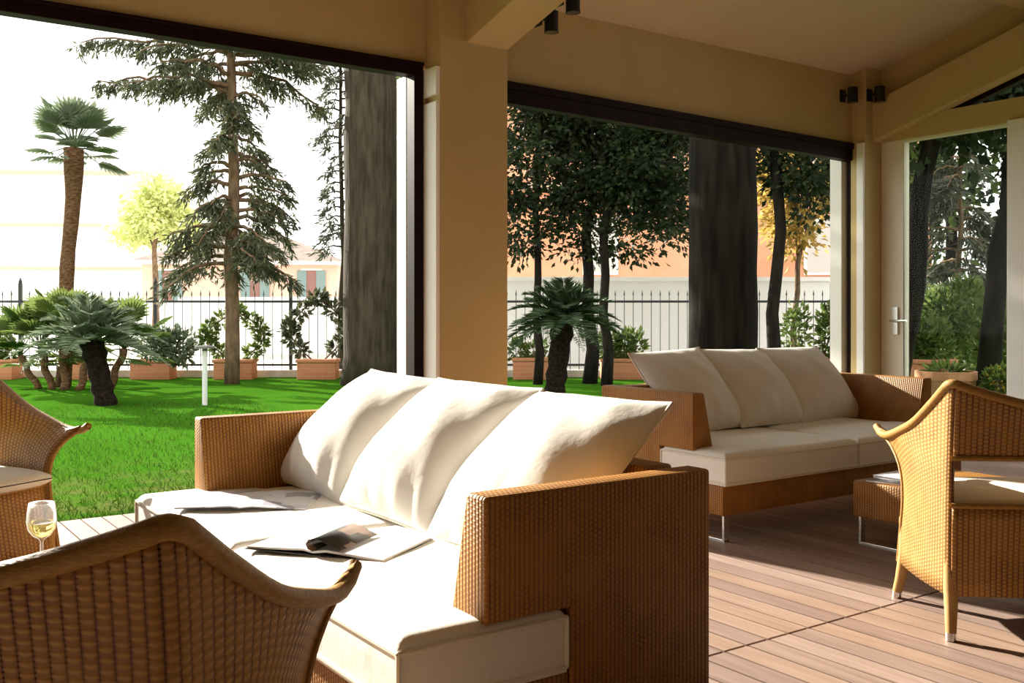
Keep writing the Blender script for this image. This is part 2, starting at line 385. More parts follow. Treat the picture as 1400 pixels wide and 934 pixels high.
# gable wall on the right
def zr(y): return 2.59+.29*(4.33-y)       # underside of the gable rafter
mb = MB()
mb.box(XR, XR+.22, 4.93, YO, 0, 3.05)
mb.prism([(YW, 2.42), (YW, 2.59), (RIDGE, 2.59), (RIDGE, 2.42)], 0, XR, XR+.2)                 # transom beam
mb.prism([(YW+.2, zr(YW)), (YW+.2, zc(YW)+.05), (RIDGE, zc(RIDGE)+.05), (RIDGE, zr(RIDGE))], 0, XR+.02, XR+.2)
mb.box(XR, XR+.22, YB-.2, RIDGE, 0, 4.4); mb.box(XR, XR+.2, RIDGE-.02, 3.20, 0, 2.45)
struct(mb.build('wall_right', M_['wall'], smooth=False))
mb = MB(); mb.prism([(YW-.06, zr(YW-.06)), (YW-.06, zr(YW-.06)+.315), (RIDGE, zr(RIDGE)+.315), (RIDGE, zr(RIDGE))], 0, XR-.10, XR+.02); struct(mb.build('gable_rafter', M_['wall'], bevel=.005, smooth=False))
mb = MB(); mb.box(XR-.03, XR+.2, 3.19, 3.85, 0, 2.43); struct(mb.build('trim_3', M_['white_paint'], bevel=.006, smooth=False))
# dark bar under the gable rafter and the clerestory glass
mb = MB(); mb.prism([(4.40, zr(4.40)-.03), (4.40, zr(4.40)+.01), (RIDGE, zr(RIDGE)+.01), (RIDGE, zr(RIDGE)-.03)], 0, XR+.04, XR+.10); struct(mb.build('trim_4', M_['frame'], smooth=False))
mb = MB(); mb.prism([(4.30, 2.59), (RIDGE, zr(RIDGE)), (RIDGE, 2.59)], 0, XR+.06, XR+.07); struct(mb.build('window_3', M_['glazing'], smooth=False))
# glazed door between corner and white post
door = MB(); door.box(XR+.03, XR+.10, 4.72, 4.93, 0, 2.42); door.box(XR+.03, XR+.10, 3.85, 3.88, 0, 2.42); door.box(XR+.03, XR+.10, 3.88, 4.72, 0, .12); door.box(XR+.03, XR+.10, 3.88, 4.72, 2.40, 2.42)
door = struct(door.build('door_1', M_['door_paint'], bevel=.005, smooth=False))
MB().box(XR+.06, XR+.07, 3.88, 4.72, .12, 2.40).build('door_glass', M_['glazing'], door, smooth=False)
hz = .97
mb = MB(); mb.box(XR+.005, XR+.03, 4.765, 4.815, hz-.11, hz+.11); mb.tube([(XR+.03,4.79,hz), (XR-.05,4.79,hz), (XR-.06,4.77,hz), (XR-.06,4.64,hz)], .011, 8)
mb.build('door_handle', M_['chrome'], door)
# the unseen sides of the room, finished dark to cut the fill light
mb = MB(); mb.box(XL-.25, XL, YB-.2, YO, 0, 4.4); struct(mb.build('wall_left', M_['rear'], smooth=False))
mb = MB(); mb.box(XL-.25, XR+.25, YB-.2, YB, 0, 3.6); struct(mb.build('wall_front', M_['rear'], smooth=False))

# ceiling spotlights
def spot(loc, rz, label, s=.85):
    t = thing('spotlight', label, 'spotlight', loc, rz, 'black ceiling spotlights')
    MB().box(-.035, .035, -.012, .0, -.05, .05).build('mounting_plate', M_['black'], t, bevel=.004)
    mb = MB(); mb.tube([(0,-.01,0), (0,-.07,0)], .012, 8); mb.build('bracket', M_['black'], t)
    mb = MB(); mb.tube([(0,-.10,.055), (0,-.10,.05), (0,-.10,-.055), (0,-.10,-.07)], [.040*s,.048*s,.048*s,.052*s], 16); mb.build('lamp_head', M_['black'], t)
    mb = MB(); mb.lathe([(.001,-.069),(.044*s,-.0705)], (0,-.10,0), 16); mb.build('lens', M_['lens'], t)
    return t
zs = zc(4.45)-.40
spot((3.40,4.40,2.80), PI/2, 'black spotlight on the side of the rafter, upper one')
spot((3.40,4.60,2.735), PI/2, 'black spotlight on the side of the rafter, lower one nearer the pillar')
spot((6.80,YW,2.785), 0, 'black spotlight in the far corner, on the wall above the long window')
spot((6.955,4.92,2.785), 0, 'black spotlight in the far corner, right beside the gable rafter')

# ================================================================ sofas
L, HZ = 1.92, .665
ZS0, ZS1, ZB = .262, .405, .125
def cushion_outline(x0, x1, xa, side, name, parent, seed):
    """seat cushion; xa is the arm's inner face: outside it the cushion stops at the notch"""
    rnd = random.Random(seed)
    def lines(brks):
        out = []
        for a, b in zip(brks[:-1], brks[1:]):
            es = [0,.005,.013,.024,.040]
            n = max(2, int((b-a-.08)/.045)); mid = [.040+(b-a-.08)*k/n for k in range(1,n)]
            ls = es+mid+[b-a-e for e in reversed(es)]
            out += [a+l for l in ls][(1 if out else 0):]
        return out
    xs = lines([x0, xa, x1] if side < 0 else [x0, xa, x1]); yf, yn, yr = -.428, -.012, .335
    ys = lines([yf, yn, yr])
    def inside(x, y):
        if x0 <= x <= x1 and yf <= y <= yr:
            return not (y > yn and (x < xa if side < 0 else x > xa))
        return False
    def dist(x, y):
        d = min(x-x0, x1-x, y-yf, yr-y)
        if side < 0: 
            if x >= xa: dn = math.hypot(0, x-xa) if y > yn else math.hypot(x-xa, max(0,yn-y))
            else: dn = yn-y
        else:
            if x <= xa: dn = xa-x if y > yn else math.hypot(xa-x, max(0,yn-y))
            else: dn = yn-y
        return max(0, min(d, dn))
    r = .034
    def zt(x, y):
        d = dist(x, y); q = min(d/r, 1); z = ZS1-r+r*math.sqrt(max(0, 1-(1-q)**2))
        z += .013*min(1, d/.25)**.7
        z += .004*math.sin(9*x+3*y+seed)*math.sin(7*y-2*x+seed)*min(1, d/.1)
        return z
    bm = bmesh.new(); V = {}
    def gv(i, j):
        if (i,j) not in V: V[(i,j)] = bm.verts.new((xs[i], ys[j], zt(xs[i], ys[j])))
        return V[(i,j)]
    for i in range(len(xs)-1):
        for j in range(len(ys)-1):
            if inside((xs[i]+xs[i+1])/2, (ys[j]+ys[j+1])/2):
                bm.faces.new((gv(i,j), gv(i+1,j), gv(i+1,j+1), gv(i,j+1)))
    be = [e for e in bm.edges if len(e.link_faces) == 1]
    zsteps = [ZS0+.075, ZS0+.03, ZS0+.008, ZS0]
    for k, z in enumerate(zsteps):
        res = bmesh.ops.extrude_edge_only(bm, edges=be)
        nv = [g for g in res['geom'] if isinstance(g, bmesh.types.BMVert)]
        be = [g for g in res['geom'] if isinstance(g, bmesh.types.BMEdge)]
        be = [e for e in be if all(v in set(nv) for v in e.verts)]
        for v in nv: v.co.z = z
    bmesh.ops.holes_fill(bm, edges=be, sides=0)
    bmesh.ops.recalc_face_normals(bm, faces=bm.faces)
    me = bpy.data.meshes.new(name); bm.to_mesh(me); bm.free()
    o = link(name, me, M_['fabric'], parent, True, 70)
    # piping along the top and bottom seams and down the corners
    pts = [(x0,yf),(x1,yf),(x1,yr),(xa,yr),(xa,yn),(x0,yn)] if side < 0 else [(x1,yf),(x0,yf),(x0,yr),(xa,yr),(xa,yn),(x1,yn)]
    mb = MB()
    for z in (ZS1-.024, ZS0+.012):
        for a, b in zip(pts, pts[1:]+pts[:1]):
            mb.tube([(a[0],a[1],z), (b[0],b[1],z)], .0055, 6)
    for p in (pts[0], pts[1], pts[-1]): mb.tube([(p[0],p[1],ZS0+.012), (p[0],p[1],ZS1-.024)], .0055, 6)
    mb.build('piping', M_['piping'], o)
    return o
def make_sofa(label, loc, rz):
    t = thing('wicker_sofa', label, 'sofa', loc, rz, 'wicker lounge sofas')
    h = L/2
    for s in (-1, 1):
        # arm: outer face upright, inner face leaning; the front part hangs over the cushion
        poly = [(-.225,.40),(-.225,HZ),(.432,HZ),(.432,ZB),(.0,ZB),(.0,.40)]
        n = len(poly); v = []
        for y, z in poly: v.append((s*h, y, z))
        for y, z in poly:
            th = .135 if z <= .40 else .075
            v.append((s*(h-th), y, z))
        # split the inner face at z=.40 so it stays planar
        i1 = len(v); v.append((s*(h-.135), .432, .40)); v.append((s*h, .432, .40))
        f = [(0,1,2,13,5),(13,3,4,5),(6,11,12,8,7),(12,11,10,9),(0,6,7,1),(1,7,8,2),(2,8,12,13),(13,12,9,3),(3,9,10,4),(4,10,11,5),(5,11,6,0)]
        mb = MB(); mb.add(v, f); mb.build('arm', M_['wicker'], t, bevel=.008, auto=50, buv=True)
    MB().box(-h+.13, h-.13, .337, .432, ZB, HZ-.004).build('back_panel', M_['wicker'], t, bevel=.008, auto=50, buv=True)
    MB().box(-h+.004, h-.004, -.408, -.004, ZB, ZS0-.002).build('base', M_['wicker'], t, bevel=.006, auto=50, buv=True)
    MB().box(-h+.138, h-.138, -.002, .333, ZB+.02, ZS0-.004).build('seat_deck', M_['wicker'], t, bevel=.004, auto=50, buv=True)
    cushion_outline(-h, -.003, -h+.138, -1, 'seat_cushion', t, 3); cushion_outline(.003, h, h-.138, 1, 'seat_cushion', t, 5)
    for s in (-1, 1):
        mb = MB(); x = s*(h-.05); w, k = .016, .006
        mb.box(x-w, x+w, -.385, -.373, 0, ZB+.002); mb.box(x-w, x+w, .36, .372, 0, ZB+.002); mb.box(x-w, x+w, -.385, .372, 0, .012)
        mb.build('sled_leg', M_['chrome'], t, bevel=.002, smooth=False)
    return t
S1 = (1.355, 2.67); S2 = (3.335+L/2, 3.525)
sofa1 = make_sofa('honey wicker sofa in front whose long side arm faces the viewer, magazines lying on it', (*S1,0), -PI/2)
sofa2 = copy_tree(sofa1); sofa2.location = (*S2,0); sofa2.rotation_euler = (0,0,0)
sofa2['label'] = 'honey wicker sofa further back along the long window with cream cushions in shade'

def pillow_mesh(w, h, T, seed, pinch=.018):
    """a soft square cushion standing in its local x (width) and z (height), thickness in y; corners drawn out to points"""
    n = 30; rnd = random.Random(seed); ph = [rnd.uniform(0,6) for _ in range(8)]
    V = []; Fc = []
    def idx(i,j,s): return s*(n+1)*(n+1)+i*(n+1)+j
    for s in (0,1):
        for i in range(n+1):
            for j in range(n+1):
                u = -math.cos(PI*i/n)*.5*1.0; v = -math.cos(PI*j/n)*.5
                U, Vv = 2*u, 2*v
                x = u*w*(1-pinch*2*(1-Vv*Vv)*abs(U)); z = v*h*(1-pinch*2*(1-U*U)*abs(Vv))
                e = max(0, (1-U**2))*max(0, (1-Vv**2))
                t = T*.5*e**.55
                # gathered creases rising from the lower seam and the corners
                fold = .010*math.sin(U*17+ph[0]+2*Vv)*max(0, -Vv-.25)**1.2 + .007*math.sin(U*9+Vv*6+ph[1])*e**.3*.5
                fold += .008*math.sin(12*(U-Vv)+ph[2])*max(0, U*Vv-.2)
                # weight settles to the bottom
                t *= 1+.18*(-Vv)
                y = .35*t if s else -(t+fold*min(1,e*6))
                V.append((x, y, z))
    for s in (0,1):
        for i in range(n):
            for j in range(n):
                q = (idx(i,j,s), idx(i+1,j,s), idx(i+1,j+1,s), idx(i,j+1,s))
                Fc.append(q if s == 0 else q[::-1])
    me = bpy.data.meshes.new('cushion'); me.from_pydata(V, [], Fc)
    bm = bmesh.new(); bm.from_mesh(me); bmesh.ops.remove_doubles(bm, verts=bm.verts, dist=1e-5); bmesh.ops.recalc_face_normals(bm, faces=bm.faces); bm.to_mesh(me); bm.free()
    edge = []
    for k in range(n): edge.append(V[idx(k,0,0)])
    for k in range(n): edge.append(V[idx(n,k,0)])
    for k in range(n,0,-1): edge.append(V[idx(k,n,0)])
    for k in range(n,0,-1): edge.append(V[idx(0,k,0)])
    mb = MB(); mb.tube(edge+[edge[0]], .005, 6, caps=False)
    return me, mb
def pillow(sofa_loc, rz, lx, w, tilt, label, group, seed, roll=0, yaw=0, dy=0, dz=0, h=.60, T=.21):
    me, mb = pillow_mesh(w, h, T, seed)
    o = link('back_cushion', me, M_['fabric'], None, True)
    p = mb.build('piping', M_['piping'], o)
    # base stands on the seat in front of the back panel and leans on it
    c = math.cos(tilt); s = math.sin(tilt)
    ly = .175+dy; lz = ZS1+.008+dz
    M = Matrix.Translation((sofa_loc[0],sofa_loc[1],0)) @ Matrix.Rotation(rz,4,'Z') @ Matrix.Translation((lx, ly, lz)) @ Matrix.Rotation(yaw,4,'Z') @ Matrix.Rotation(-tilt,4,'X') @ Matrix.Translation((0,0,h/2)) @ Matrix.Rotation(roll,4,'Y')
    o.matrix_world = M
    tag(o, label, 'cushion', group)
    return o
g1 = 'back cushions of the front sofa'; g2 = 'back cushions of the far sofa'
for k, (lx, lab, sd, ro, ya, ti) in enumerate((
    (-.60, 'sunlit cream back cushion at the far end of the front sofa, by the low arm', 11, .02, 0, .78),
    (-.05, 'sunlit cream back cushion in the middle of the front sofa', 12, .0, .02, .78),
    (.50, 'large sunlit cream back cushion nearest the viewer, its pointed corner jutting past the arm', 13, -.02, -.03, .79))):
    pillow(S1, -PI/2, lx, .60, ti, lab, g1, sd, ro, ya, dy=-.115, h=.56, T=.27)
for k, (lx, lab, sd, ro, ya, ti) in enumerate((
    (-.42, 'shaded cream back cushion at the left end of the far sofa, half behind its arm', 21, -.04, .05, .66),
    (.10, 'shaded cream back cushion in the middle of the far sofa', 22, .03, .05, .68),
    (.60, 'shaded cream back cushion at the right end of the far sofa', 23, .0, .03, .68))):
    pillow(S2, 0, lx, .58, ti, lab, g2, sd, ro, ya, h=.53, T=.25)

# ================================================================ wicker tub chairs
def lerp_tab(tab, x):
    for (a, va), (b, vb) in zip(tab[:-1], tab[1:]):
        if x <= b:
            k = (x-a)/(b-a); k = max(0,min(1,k)); return va+(vb-va)*k
    return tab[-1][1]
def smooth_tab(tab, x):
    # Catmull-Rom through the table
    n = len(tab)
    for i in range(n-1):
        if x <= tab[i+1][0] or i == n-2:
            p1, p2 = tab[i], tab[i+1]; p0 = tab[i-1] if i else p1; p3 = tab[i+2] if i+2 < n else p2
            hh = p2[0]-p1[0]; t = max(0,min(1,(x-p1[0])/hh))
            m1 = (p2[1]-p0[1])/(p2[0]-p0[0])*hh; m2 = (p3[1]-p1[1])/(p3[0]-p1[0])*hh
            return (2*t**3-3*t*t+1)*p1[1]+(t**3-2*t*t+t)*m1+(-2*t**3+3*t*t)*p2[1]+(t**3-t*t)*m2
RIMS = [(0,.815),(.15,.752),(.38,.672),(.62,.622),(.80,.594),(.92,.592),(1,.612)]
FY = [(0,-.215),(.3,-.180),(.55,-.155),(.75,-.175),(.90,-.250),(1,-.345)]
FX = [(0,.320),(.5,.322),(.75,.328),(.9,.338),(1,.354)]
ZB2, ZL, ZU = .135, .43, .585
def make_chair(label, loc, rz):
    t = thing('wicker_tub_chair', label, 'armchair', loc, rz, 'wicker tub chairs')
    nS, nB, r = 16, 16, .035
    def rear(z):
        q = (z-ZB2)/.67; return .240+.02*q+.075*q*q, .322+.008*q+.017*q*q      # y, half width
    def front(z):
        q = min(1,(z-ZB2)/(.612-ZB2)); return smooth_tab(FY,q), smooth_tab(FX,q)
    rowk = [('l',k/6) for k in range(7)]+[('m',k/5) for k in range(1,6)]+[('u',k/7) for k in range(1,8)]
    def rz_(rim, row):
        a, k = row
        return ZB2+(ZL-ZB2)*k if a == 'l' else ZL+(ZU-ZL)*k if a == 'm' else ZU+(rim-ZU)*k
    # columns: list of (kind, param)
    cols = [('sl', 1-i/nS) for i in range(nS+1)]                       # left: horn -> rear corner
    cols += [('cl', k/5) for k in range(1,5)]
    cols += [('b', i/nB) for i in range(nB+1)]
    cols += [('cr', k/5) for k in range(1,5)]
    cols += [('sr', i/nS) for i in range(nS+1)]
    def point(c, row):
        kind, p = c
        if kind in ('sl','sr'):
            sg = -1 if kind == 'sl' else 1
            rim = smooth_tab(RIMS, p); z = rz_(rim, row)
            zR, zF = rz_(.815,row), rz_(.612,row)
            ry, rh = rear(z); fy, fh = front(rz_(.612,row)); rr = r/ .57
            y = (ry-r)+(fy-(ry-r))*p; hx = rh+(fh-rh)*p**2.2 + .012*math.sin(PI*p)
            return (sg*hx, y, z)
        if kind in ('cl','cr'):
            sg = -1 if kind == 'cl' else 1
            z = rz_(.815+.010*(1-abs(2*p-1)), row); ry, rh = rear(z); k = p if kind == 'cl' else 1-p
            a = k*PI/2
            return (sg*(rh-r+r*math.cos(a)), ry-r+r*math.sin(a), z)
        w = p; rim = .742+.073*abs(2*w-1)**1.5; z = rz_(rim,row); ry, rh = rear(z)
        return ((-1+2*w)*(rh-r), ry+.012*math.sin(PI*w), z)
    grid = [[Vector(point(c,row)) for row in rowk] for c in cols]
    ul = [0]; 
    for i in range(1,len(cols)): ul.append(ul[-1]+(grid[i][6]-grid[i-1][6]).length)
    iB0 = nS+1+2; iB1 = nS+1+4+nB+2
    def panel(name, c0, c1, r0, r1):
        mb = MB(); v = []; f = []; uv = []
        nr = r1-r0+1
        for i in range(c0,c1+1):
            for j in range(r0,r1+1): v.append(grid[i][j])
        for i in range(c1-c0):
            for j in range(r1-r0):
                f.append((i*nr+j, (i+1)*nr+j, (i+1)*nr+j+1, i*nr+j+1))
                uv.append([(ul[c0+a], grid[c0+a][r0+b].z) for a,b in ((i,j),(i+1,j),(i+1,j+1),(i,j+1))])
        mb.add(v,f,uv)
        o = mb.build(name, M_['wicker_chair'], t, auto=None)
        md = o.modifiers.new('thickness','SOLIDIFY'); md.thickness = .016; md.offset = 1
        return o
    panel('side_panel', 0, iB0, 0, 18); panel('side_panel', iB1, len(cols)-1, 0, 18)
    panel('lower_back', iB0, iB1, 0, 6); panel('backrest', iB0, iB1, 11, 18)
    # rolled rim up one front edge, round the top and down the other
    path = [grid[0][16]]+[grid[i][18] for i in range(len(cols))]+[grid[-1][16]]
    for g_ in (grid[0], grid[-1]): MB().tube([g_[j] for j in range(0,19)], .008, 8).build('front_binding', M_['rim'], t)
    MB().tube(path, [.010]+[.0145]*len(cols)+[.010], 10).build('rim', M_['rim'], t)
    for zz in (6, 11):
        MB().tube([grid[i][zz] for i in range(iB0,iB1+1)], .009, 8).build('slot_binding', M_['rim'], t)
    # front apron
    mb = MB(); v = []; f = []; uv = []; nx, nz = 14, 6
    for i in range(nx+1):
        for j in range(nz+1):
            z = ZB2+.005+(.375-ZB2)*j/nz; fy, fh = front(z); a = -1+2*i/nx
            v.append((a*(fh-.012), fy-.045*(1-a*a)+.012, z))
    for i in range(nx):
        for j in range(nz):
            f.append((i*(nz+1)+j, (i+1)*(nz+1)+j, (i+1)*(nz+1)+j+1, i*(nz+1)+j+1))
            uv.append([(v[q][0], v[q][2]) for q in f[-1]])
    o = mb.add(v,f,uv).build('front_apron', M_['wicker_chair'], t, auto=None); md = o.modifiers.new('thickness','SOLIDIFY'); md.thickness = .014; md.offset = 0
    MB().tube([v[i*(nz+1)+nz] for i in range(nx+1)], .010, 8).build('apron_binding', M_['rim'], t)
    mb = MB(); mb.prism([(-.29,-.15),(.29,-.15),(.295,.225),(-.295,.225)], 2, .345, .370); mb.build('seat_deck', M_['wicker_chair'], t, bevel=.004, buv=True)
    # seat cushion
    bm = bmesh.new(); bmesh.ops.create_grid(bm, x_segments=14, y_segments=14, size=1)
    me = bpy.data.meshes.new('seat_cushion'); pts = []; fc = []
    n = 16
    for s in (1,-1):
        for i in range(n+1):
            for j in range(n+1):
                U, V = -math.cos(PI*i/n), -math.cos(PI*j/n)
                d = (1-abs(U)**6)*(1-abs(V)**6); zz = .030*max(0,d)**.30+ (.010*(1-U*U)*(1-V*V))
                k = 1-.03*(U*U*V*V)
                pts.append((U*.302*k, -.005+V*.222*k-(.018*(1-U*U) if V < 0 else 0)*abs(V), (.416+zz) if s > 0 else .412-.032*max(0,d)**.30))
    for s in (0,1):
        for i in range(n):
            for j in range(n):
                b = s*(n+1)**2; q = (b+i*(n+1)+j, b+(i+1)*(n+1)+j, b+(i+1)*(n+1)+j+1, b+i*(n+1)+j+1); fc.append(q if s == 0 else q[::-1])
    me.from_pydata(pts,[],fc); bm.free()
    bm = bmesh.new(); bm.from_mesh(me); bmesh.ops.remove_doubles(bm, verts=bm.verts, dist=1e-5); bmesh.ops.recalc_face_normals(bm, faces=bm.faces); bm.to_mesh(me); bm.free()
    link('seat_cushion', me, M_['chair_fabric'], t)
    for (x, y, dx, dy) in ((-.304,-.185,-.02,-.03),(.304,-.185,.02,-.03),(-.300,.215,-.018,.045),(.300,.215,.018,.045)):
        lg = MB().tube([(x,y,.30),(x,y,.17),(x+dx*.6,y+dy*.6,.07),(x+dx,y+dy,.02)], [.022,.024,.019,.0165], 12).build('leg', M_['leg'], t)
        MB().tube([(x+dx*.97,y+dy*.97,.024),(x+dx*1.05,y+dy*1.05,0)], [.0172,.0165], 12).build('foot_cap', M_['chrome'], lg)
    return t
def facing(fx, fy): return math.atan2(fx, -fy)     # rotation that turns local -y to (fx, fy)
def chair_loc(px, py, fx, fy, lx, ly):
    """floor point of the chair whose local (lx,ly) must stand at (px,py)"""
    a = facing(fx,fy); c, s = math.cos(a), math.sin(a)
    return (px-(c*lx-s*ly), py-(s*lx+c*ly), 0)
chA = make_chair('honey wicker tub chair on the right seen from behind, by the low table', (3.372,1.809,0), 2.493)
chB = copy_tree(chA); chB.location = (0.265,1.533,0); chB.rotation_euler = (0,0,2.418)
chB['label'] = 'dark shaded wicker tub chair closest to the viewer, its back cut off by the frame'
aC = facing(.42,-.908)
chC = copy_tree(chA); chC.location = chair_loc(.85,4.02,.42,-.908,.354,-.345); chC.rotation_euler = (0,0,aC)
chC['label'] = 'honey wicker tub chair at the left edge facing the viewer, backing onto the lawn'

# ================================================================ low tables
def make_table(label, x0, y0, w=.66, d=.60):
    t = thing('low_table', label, 'coffee table', (x0+w/2,y0+d/2,0), 0, 'low wicker tables')
    MB().box(-w/2, w/2, -d/2, d/2, .125, .285).build('table_body', M_['wicker'], t, bevel=.007, auto=50, buv=True)
    for s in (-1,1):
        mb = MB(); x = s*(w/2-.03); k = .014
        mb.box(x-k, x+k, -d/2+.02, -d/2+.032, 0, .127); mb.box(x-k, x+k, d/2-.032, d/2-.02, 0, .127); mb.box(x-k, x+k, -d/2+.02, d/2-.02, 0, .011)
        mb.build('sled_leg', M_['chrome'], t, bevel=.002, smooth=False)
    return t
tabA = make_table('low wicker table on steel runners behind the right chair, magazines on top', 3.84, 2.20)
tabB = copy_tree(tabA); tabB.location = (.38, 2.92, 0); tabB['label'] = 'low wicker table in front of the front sofa, carrying the wine glass'

# wine glass
gw = G(57, 2.93, .2855)
t = thing('wine_glass', 'half full glass of white wine above the dark chair rim at lower left', 'wine glass', gw)
prof = [(.034,0),(.034,.002),(.010,.005),(.0045,.012),(.004,.085),(.008,.092),(.024,.102),(.038,.122),(.0415,.145),(.040,.170),(.0355,.200),(.0343,.200),(.0388,.170),(.040,.145),(.0365,.1235),(.022,.104),(.001,.0955)]
MB().lathe(prof, seg=28).build('glass_bowl', M_['glass'], t, auto=None)
prof = [(.001,.0970),(.0215,.1055),(.0355,.1245),(.0392,.143),(.001,.1432)]
MB().lathe(prof, seg=28).build('wine', M_['wine'], t, auto=50)

# ================================================================ magazines
def sheet(path, w0, w1, th):
    """a strip along local y following (x,z) path: one page bundle"""
    mb = MB(); v = []; n = len(path)
    for (x,z) in path:
        v += [(x,w0,z),(x,w1,z),(x,w1,z+th),(x,w0,z+th)]
    f = [(0,1,2,3)]
    for i in range(n-1):
        a = 4*i; b = a+4
        for k in range(4): f.append((a+k, b+k, b+(k+1)%4, a+(k+1)%4))
    f.append((4*n-4,4*n-1,4*n-2,4*n-3))
    return mb.add(v,f)
ztop = ZS1+.012
t = thing('magazine', 'open magazine with a curled dark page on the near seat cushion of the front sofa', 'magazine', (1.172,2.485,ztop), math.radians(-56.6))
sheet([(-.205,0),(-.12,.004),(-.03,.009),(0,.004)], -.138, .138, .005).build('left_page', M_['page'], t, auto=40)
sheet([(.205,0),(.12,.005),(.04,.010),(0,.004)], -.138, .138, .006).build('right_page', M_['page'], t, auto=40)
MB().box(-.209,.209,-.142,.142,-.002,.0008).build('cover', M_['cover'], t, smooth=False)
sheet([(.0,.008),(-.016,.014),(-.022,.026),(-.014,.038),(.004,.042),(.028,.037),(.055,.026),(.080,.018)], -.138, .06, .0012).build('curled_page', M_['page_picture'], t, auto=None)
t = thing('magazine', 'pale open magazine on the far seat cushion of the front sofa', 'magazine', (1.19,3.20,ztop), math.radians(-38))
sheet([(-.21,0),(-.12,.004),(-.03,.008),(0,.004)], -.14, .14, .004).build('left_page', M_['page_pale'], t, auto=40)
sheet([(.21,0),(.12,.005),(.04,.009),(0,.004)], -.14, .14, .004).build('right_page', M_['page_pale'], t, auto=40)
t = thing('magazine', 'dark covered magazine at the bottom of the pair on the low table', 'magazine', (3.99,2.66,.2862), math.radians(10))
MB().box(-.13,.13,-.10,.10,0,.009).build('pages', M_['page'], t, bevel=.002); MB().box(-.132,.132,-.102,.102,.009,.0105).build('cover', M_['cover'], t, smooth=False)
t = thing('magazine', 'pale magazine on top of the dark one on the low table', 'magazine', (4.02,2.65,.2970), math.radians(3))
MB().box(-.12,.12,-.09,.09,0,.014).build('pages', M_['page'], t, bevel=.002); MB().box(-.122,.122,-.092,.092,.014,.0155).build('cover', M_['page_pale'], t, smooth=False)

# ================================================================ garden ground
mb = MB(); n = 40
v = []; f = []
x0, x1, y0, y1 = -30, 70, YD, 90
mb.add([(x0,y0,-.03),(x1,y0,-.03),(x1,y1,-.03),(x0,y1,-.03)], [(0,1,2,3)])
mb.add([(XR+.25,-30,-.03),(x1,-30,-.03),(x1,y0,-.03),(XR+.25,y0,-.03)], [(0,1,2,3)])
mb.add([(x0,-30,-.03),(XL-.26,-30,-.03),(XL-.26,y0,-.03),(x0,y0,-.03)], [(0,1,2,3)])
o = struct(mb.build('lawn', M_['lawn'], smooth=False))
DF = 16.2
def grass_tufts():
    rg = np.random.default_rng(3); n = 24000
    x = rg.uniform(-2.6, 4.2, n); y = YD+.02+6.5*rg.uniform(0,1,n)**2.0
    C = np.stack([x, y, np.full(n,-.032)],1); Dv = np.stack([rg.normal(0,.45,n), rg.normal(0,.45,n), np.ones(n)],1)
    o = link('grass', leaves_mesh('grass', C, Dv, .034, .16, jit=.5, seed=3), M_['blade'], None, smooth=False)
    tag(o, 'short loose grass blades along the edge of the deck', 'grass'); o['kind'] = 'stuff'
ax = Vector((CD,-SD,0)); ad = Vector((SD,CD,0)); az = Vector((0,0,1))
mb = MB(); mb.obox(W(DF+.02,0,.03), ax, ad, az, 22, .12, .06); struct(mb.build('kerb', M_['stone'], bevel=.01, smooth=False))
mb = MB(); mb.obox(W(DF+45,0,-.02), ax, ad, az, 70, 44.8, .02); struct(mb.build('street', M_['stone'], smooth=False))

# iron fence: posts, two rails per bay, pointed bars
fence = thing('iron_fence', 'dark iron railing with pointed bars along the far edge of the lawn', 'fence', W(DF,0,0))
def FP(o_): return o_
R0, R1, NBAY = -10.2, 9.6, 9
for b in range(NBAY+1):
    r = R0+(R1-R0)*b/NBAY; c = W(DF,r,0)-W(DF,0,0)
    mb = MB(); mb.obox(c+Vector((0,0,.78)), ax, ad, az, .024, .024, .72); mb.lathe([(.024,0),(.032,.02),(.02,.05),(.001,.10)], c+Vector((0,0,1.5)), 8)
    mb.build('fence_post', M_['iron'], fence, auto=40)
for b in range(NBAY):
    ra = R0+(R1-R0)*b/NBAY; rb = R0+(R1-R0)*(b+1)/NBAY; mb = MB()
    cm = W(DF,(ra+rb)/2,0)-W(DF,0,0)
    for z in (.17, 1.20): mb.obox(cm+Vector((0,0,z)), ax, ad, az, (rb-ra)/2, .012, .018)
    nb = 15
    for k in range(1,nb):
        c = W(DF, ra+(rb-ra)*k/nb, 0)-W(DF,0,0)
        mb.tube([c+Vector((0,0,.09)), c+Vector((0,0,1.30))], .0065, 5); mb.tube([c+Vector((0,0,1.29)), c+Vector((0,0,1.32)), c+Vector((0,0,1.39))], [.007,.013,.001], 5)
    mb.build('fence_panel', M_['iron'], fence, auto=40)

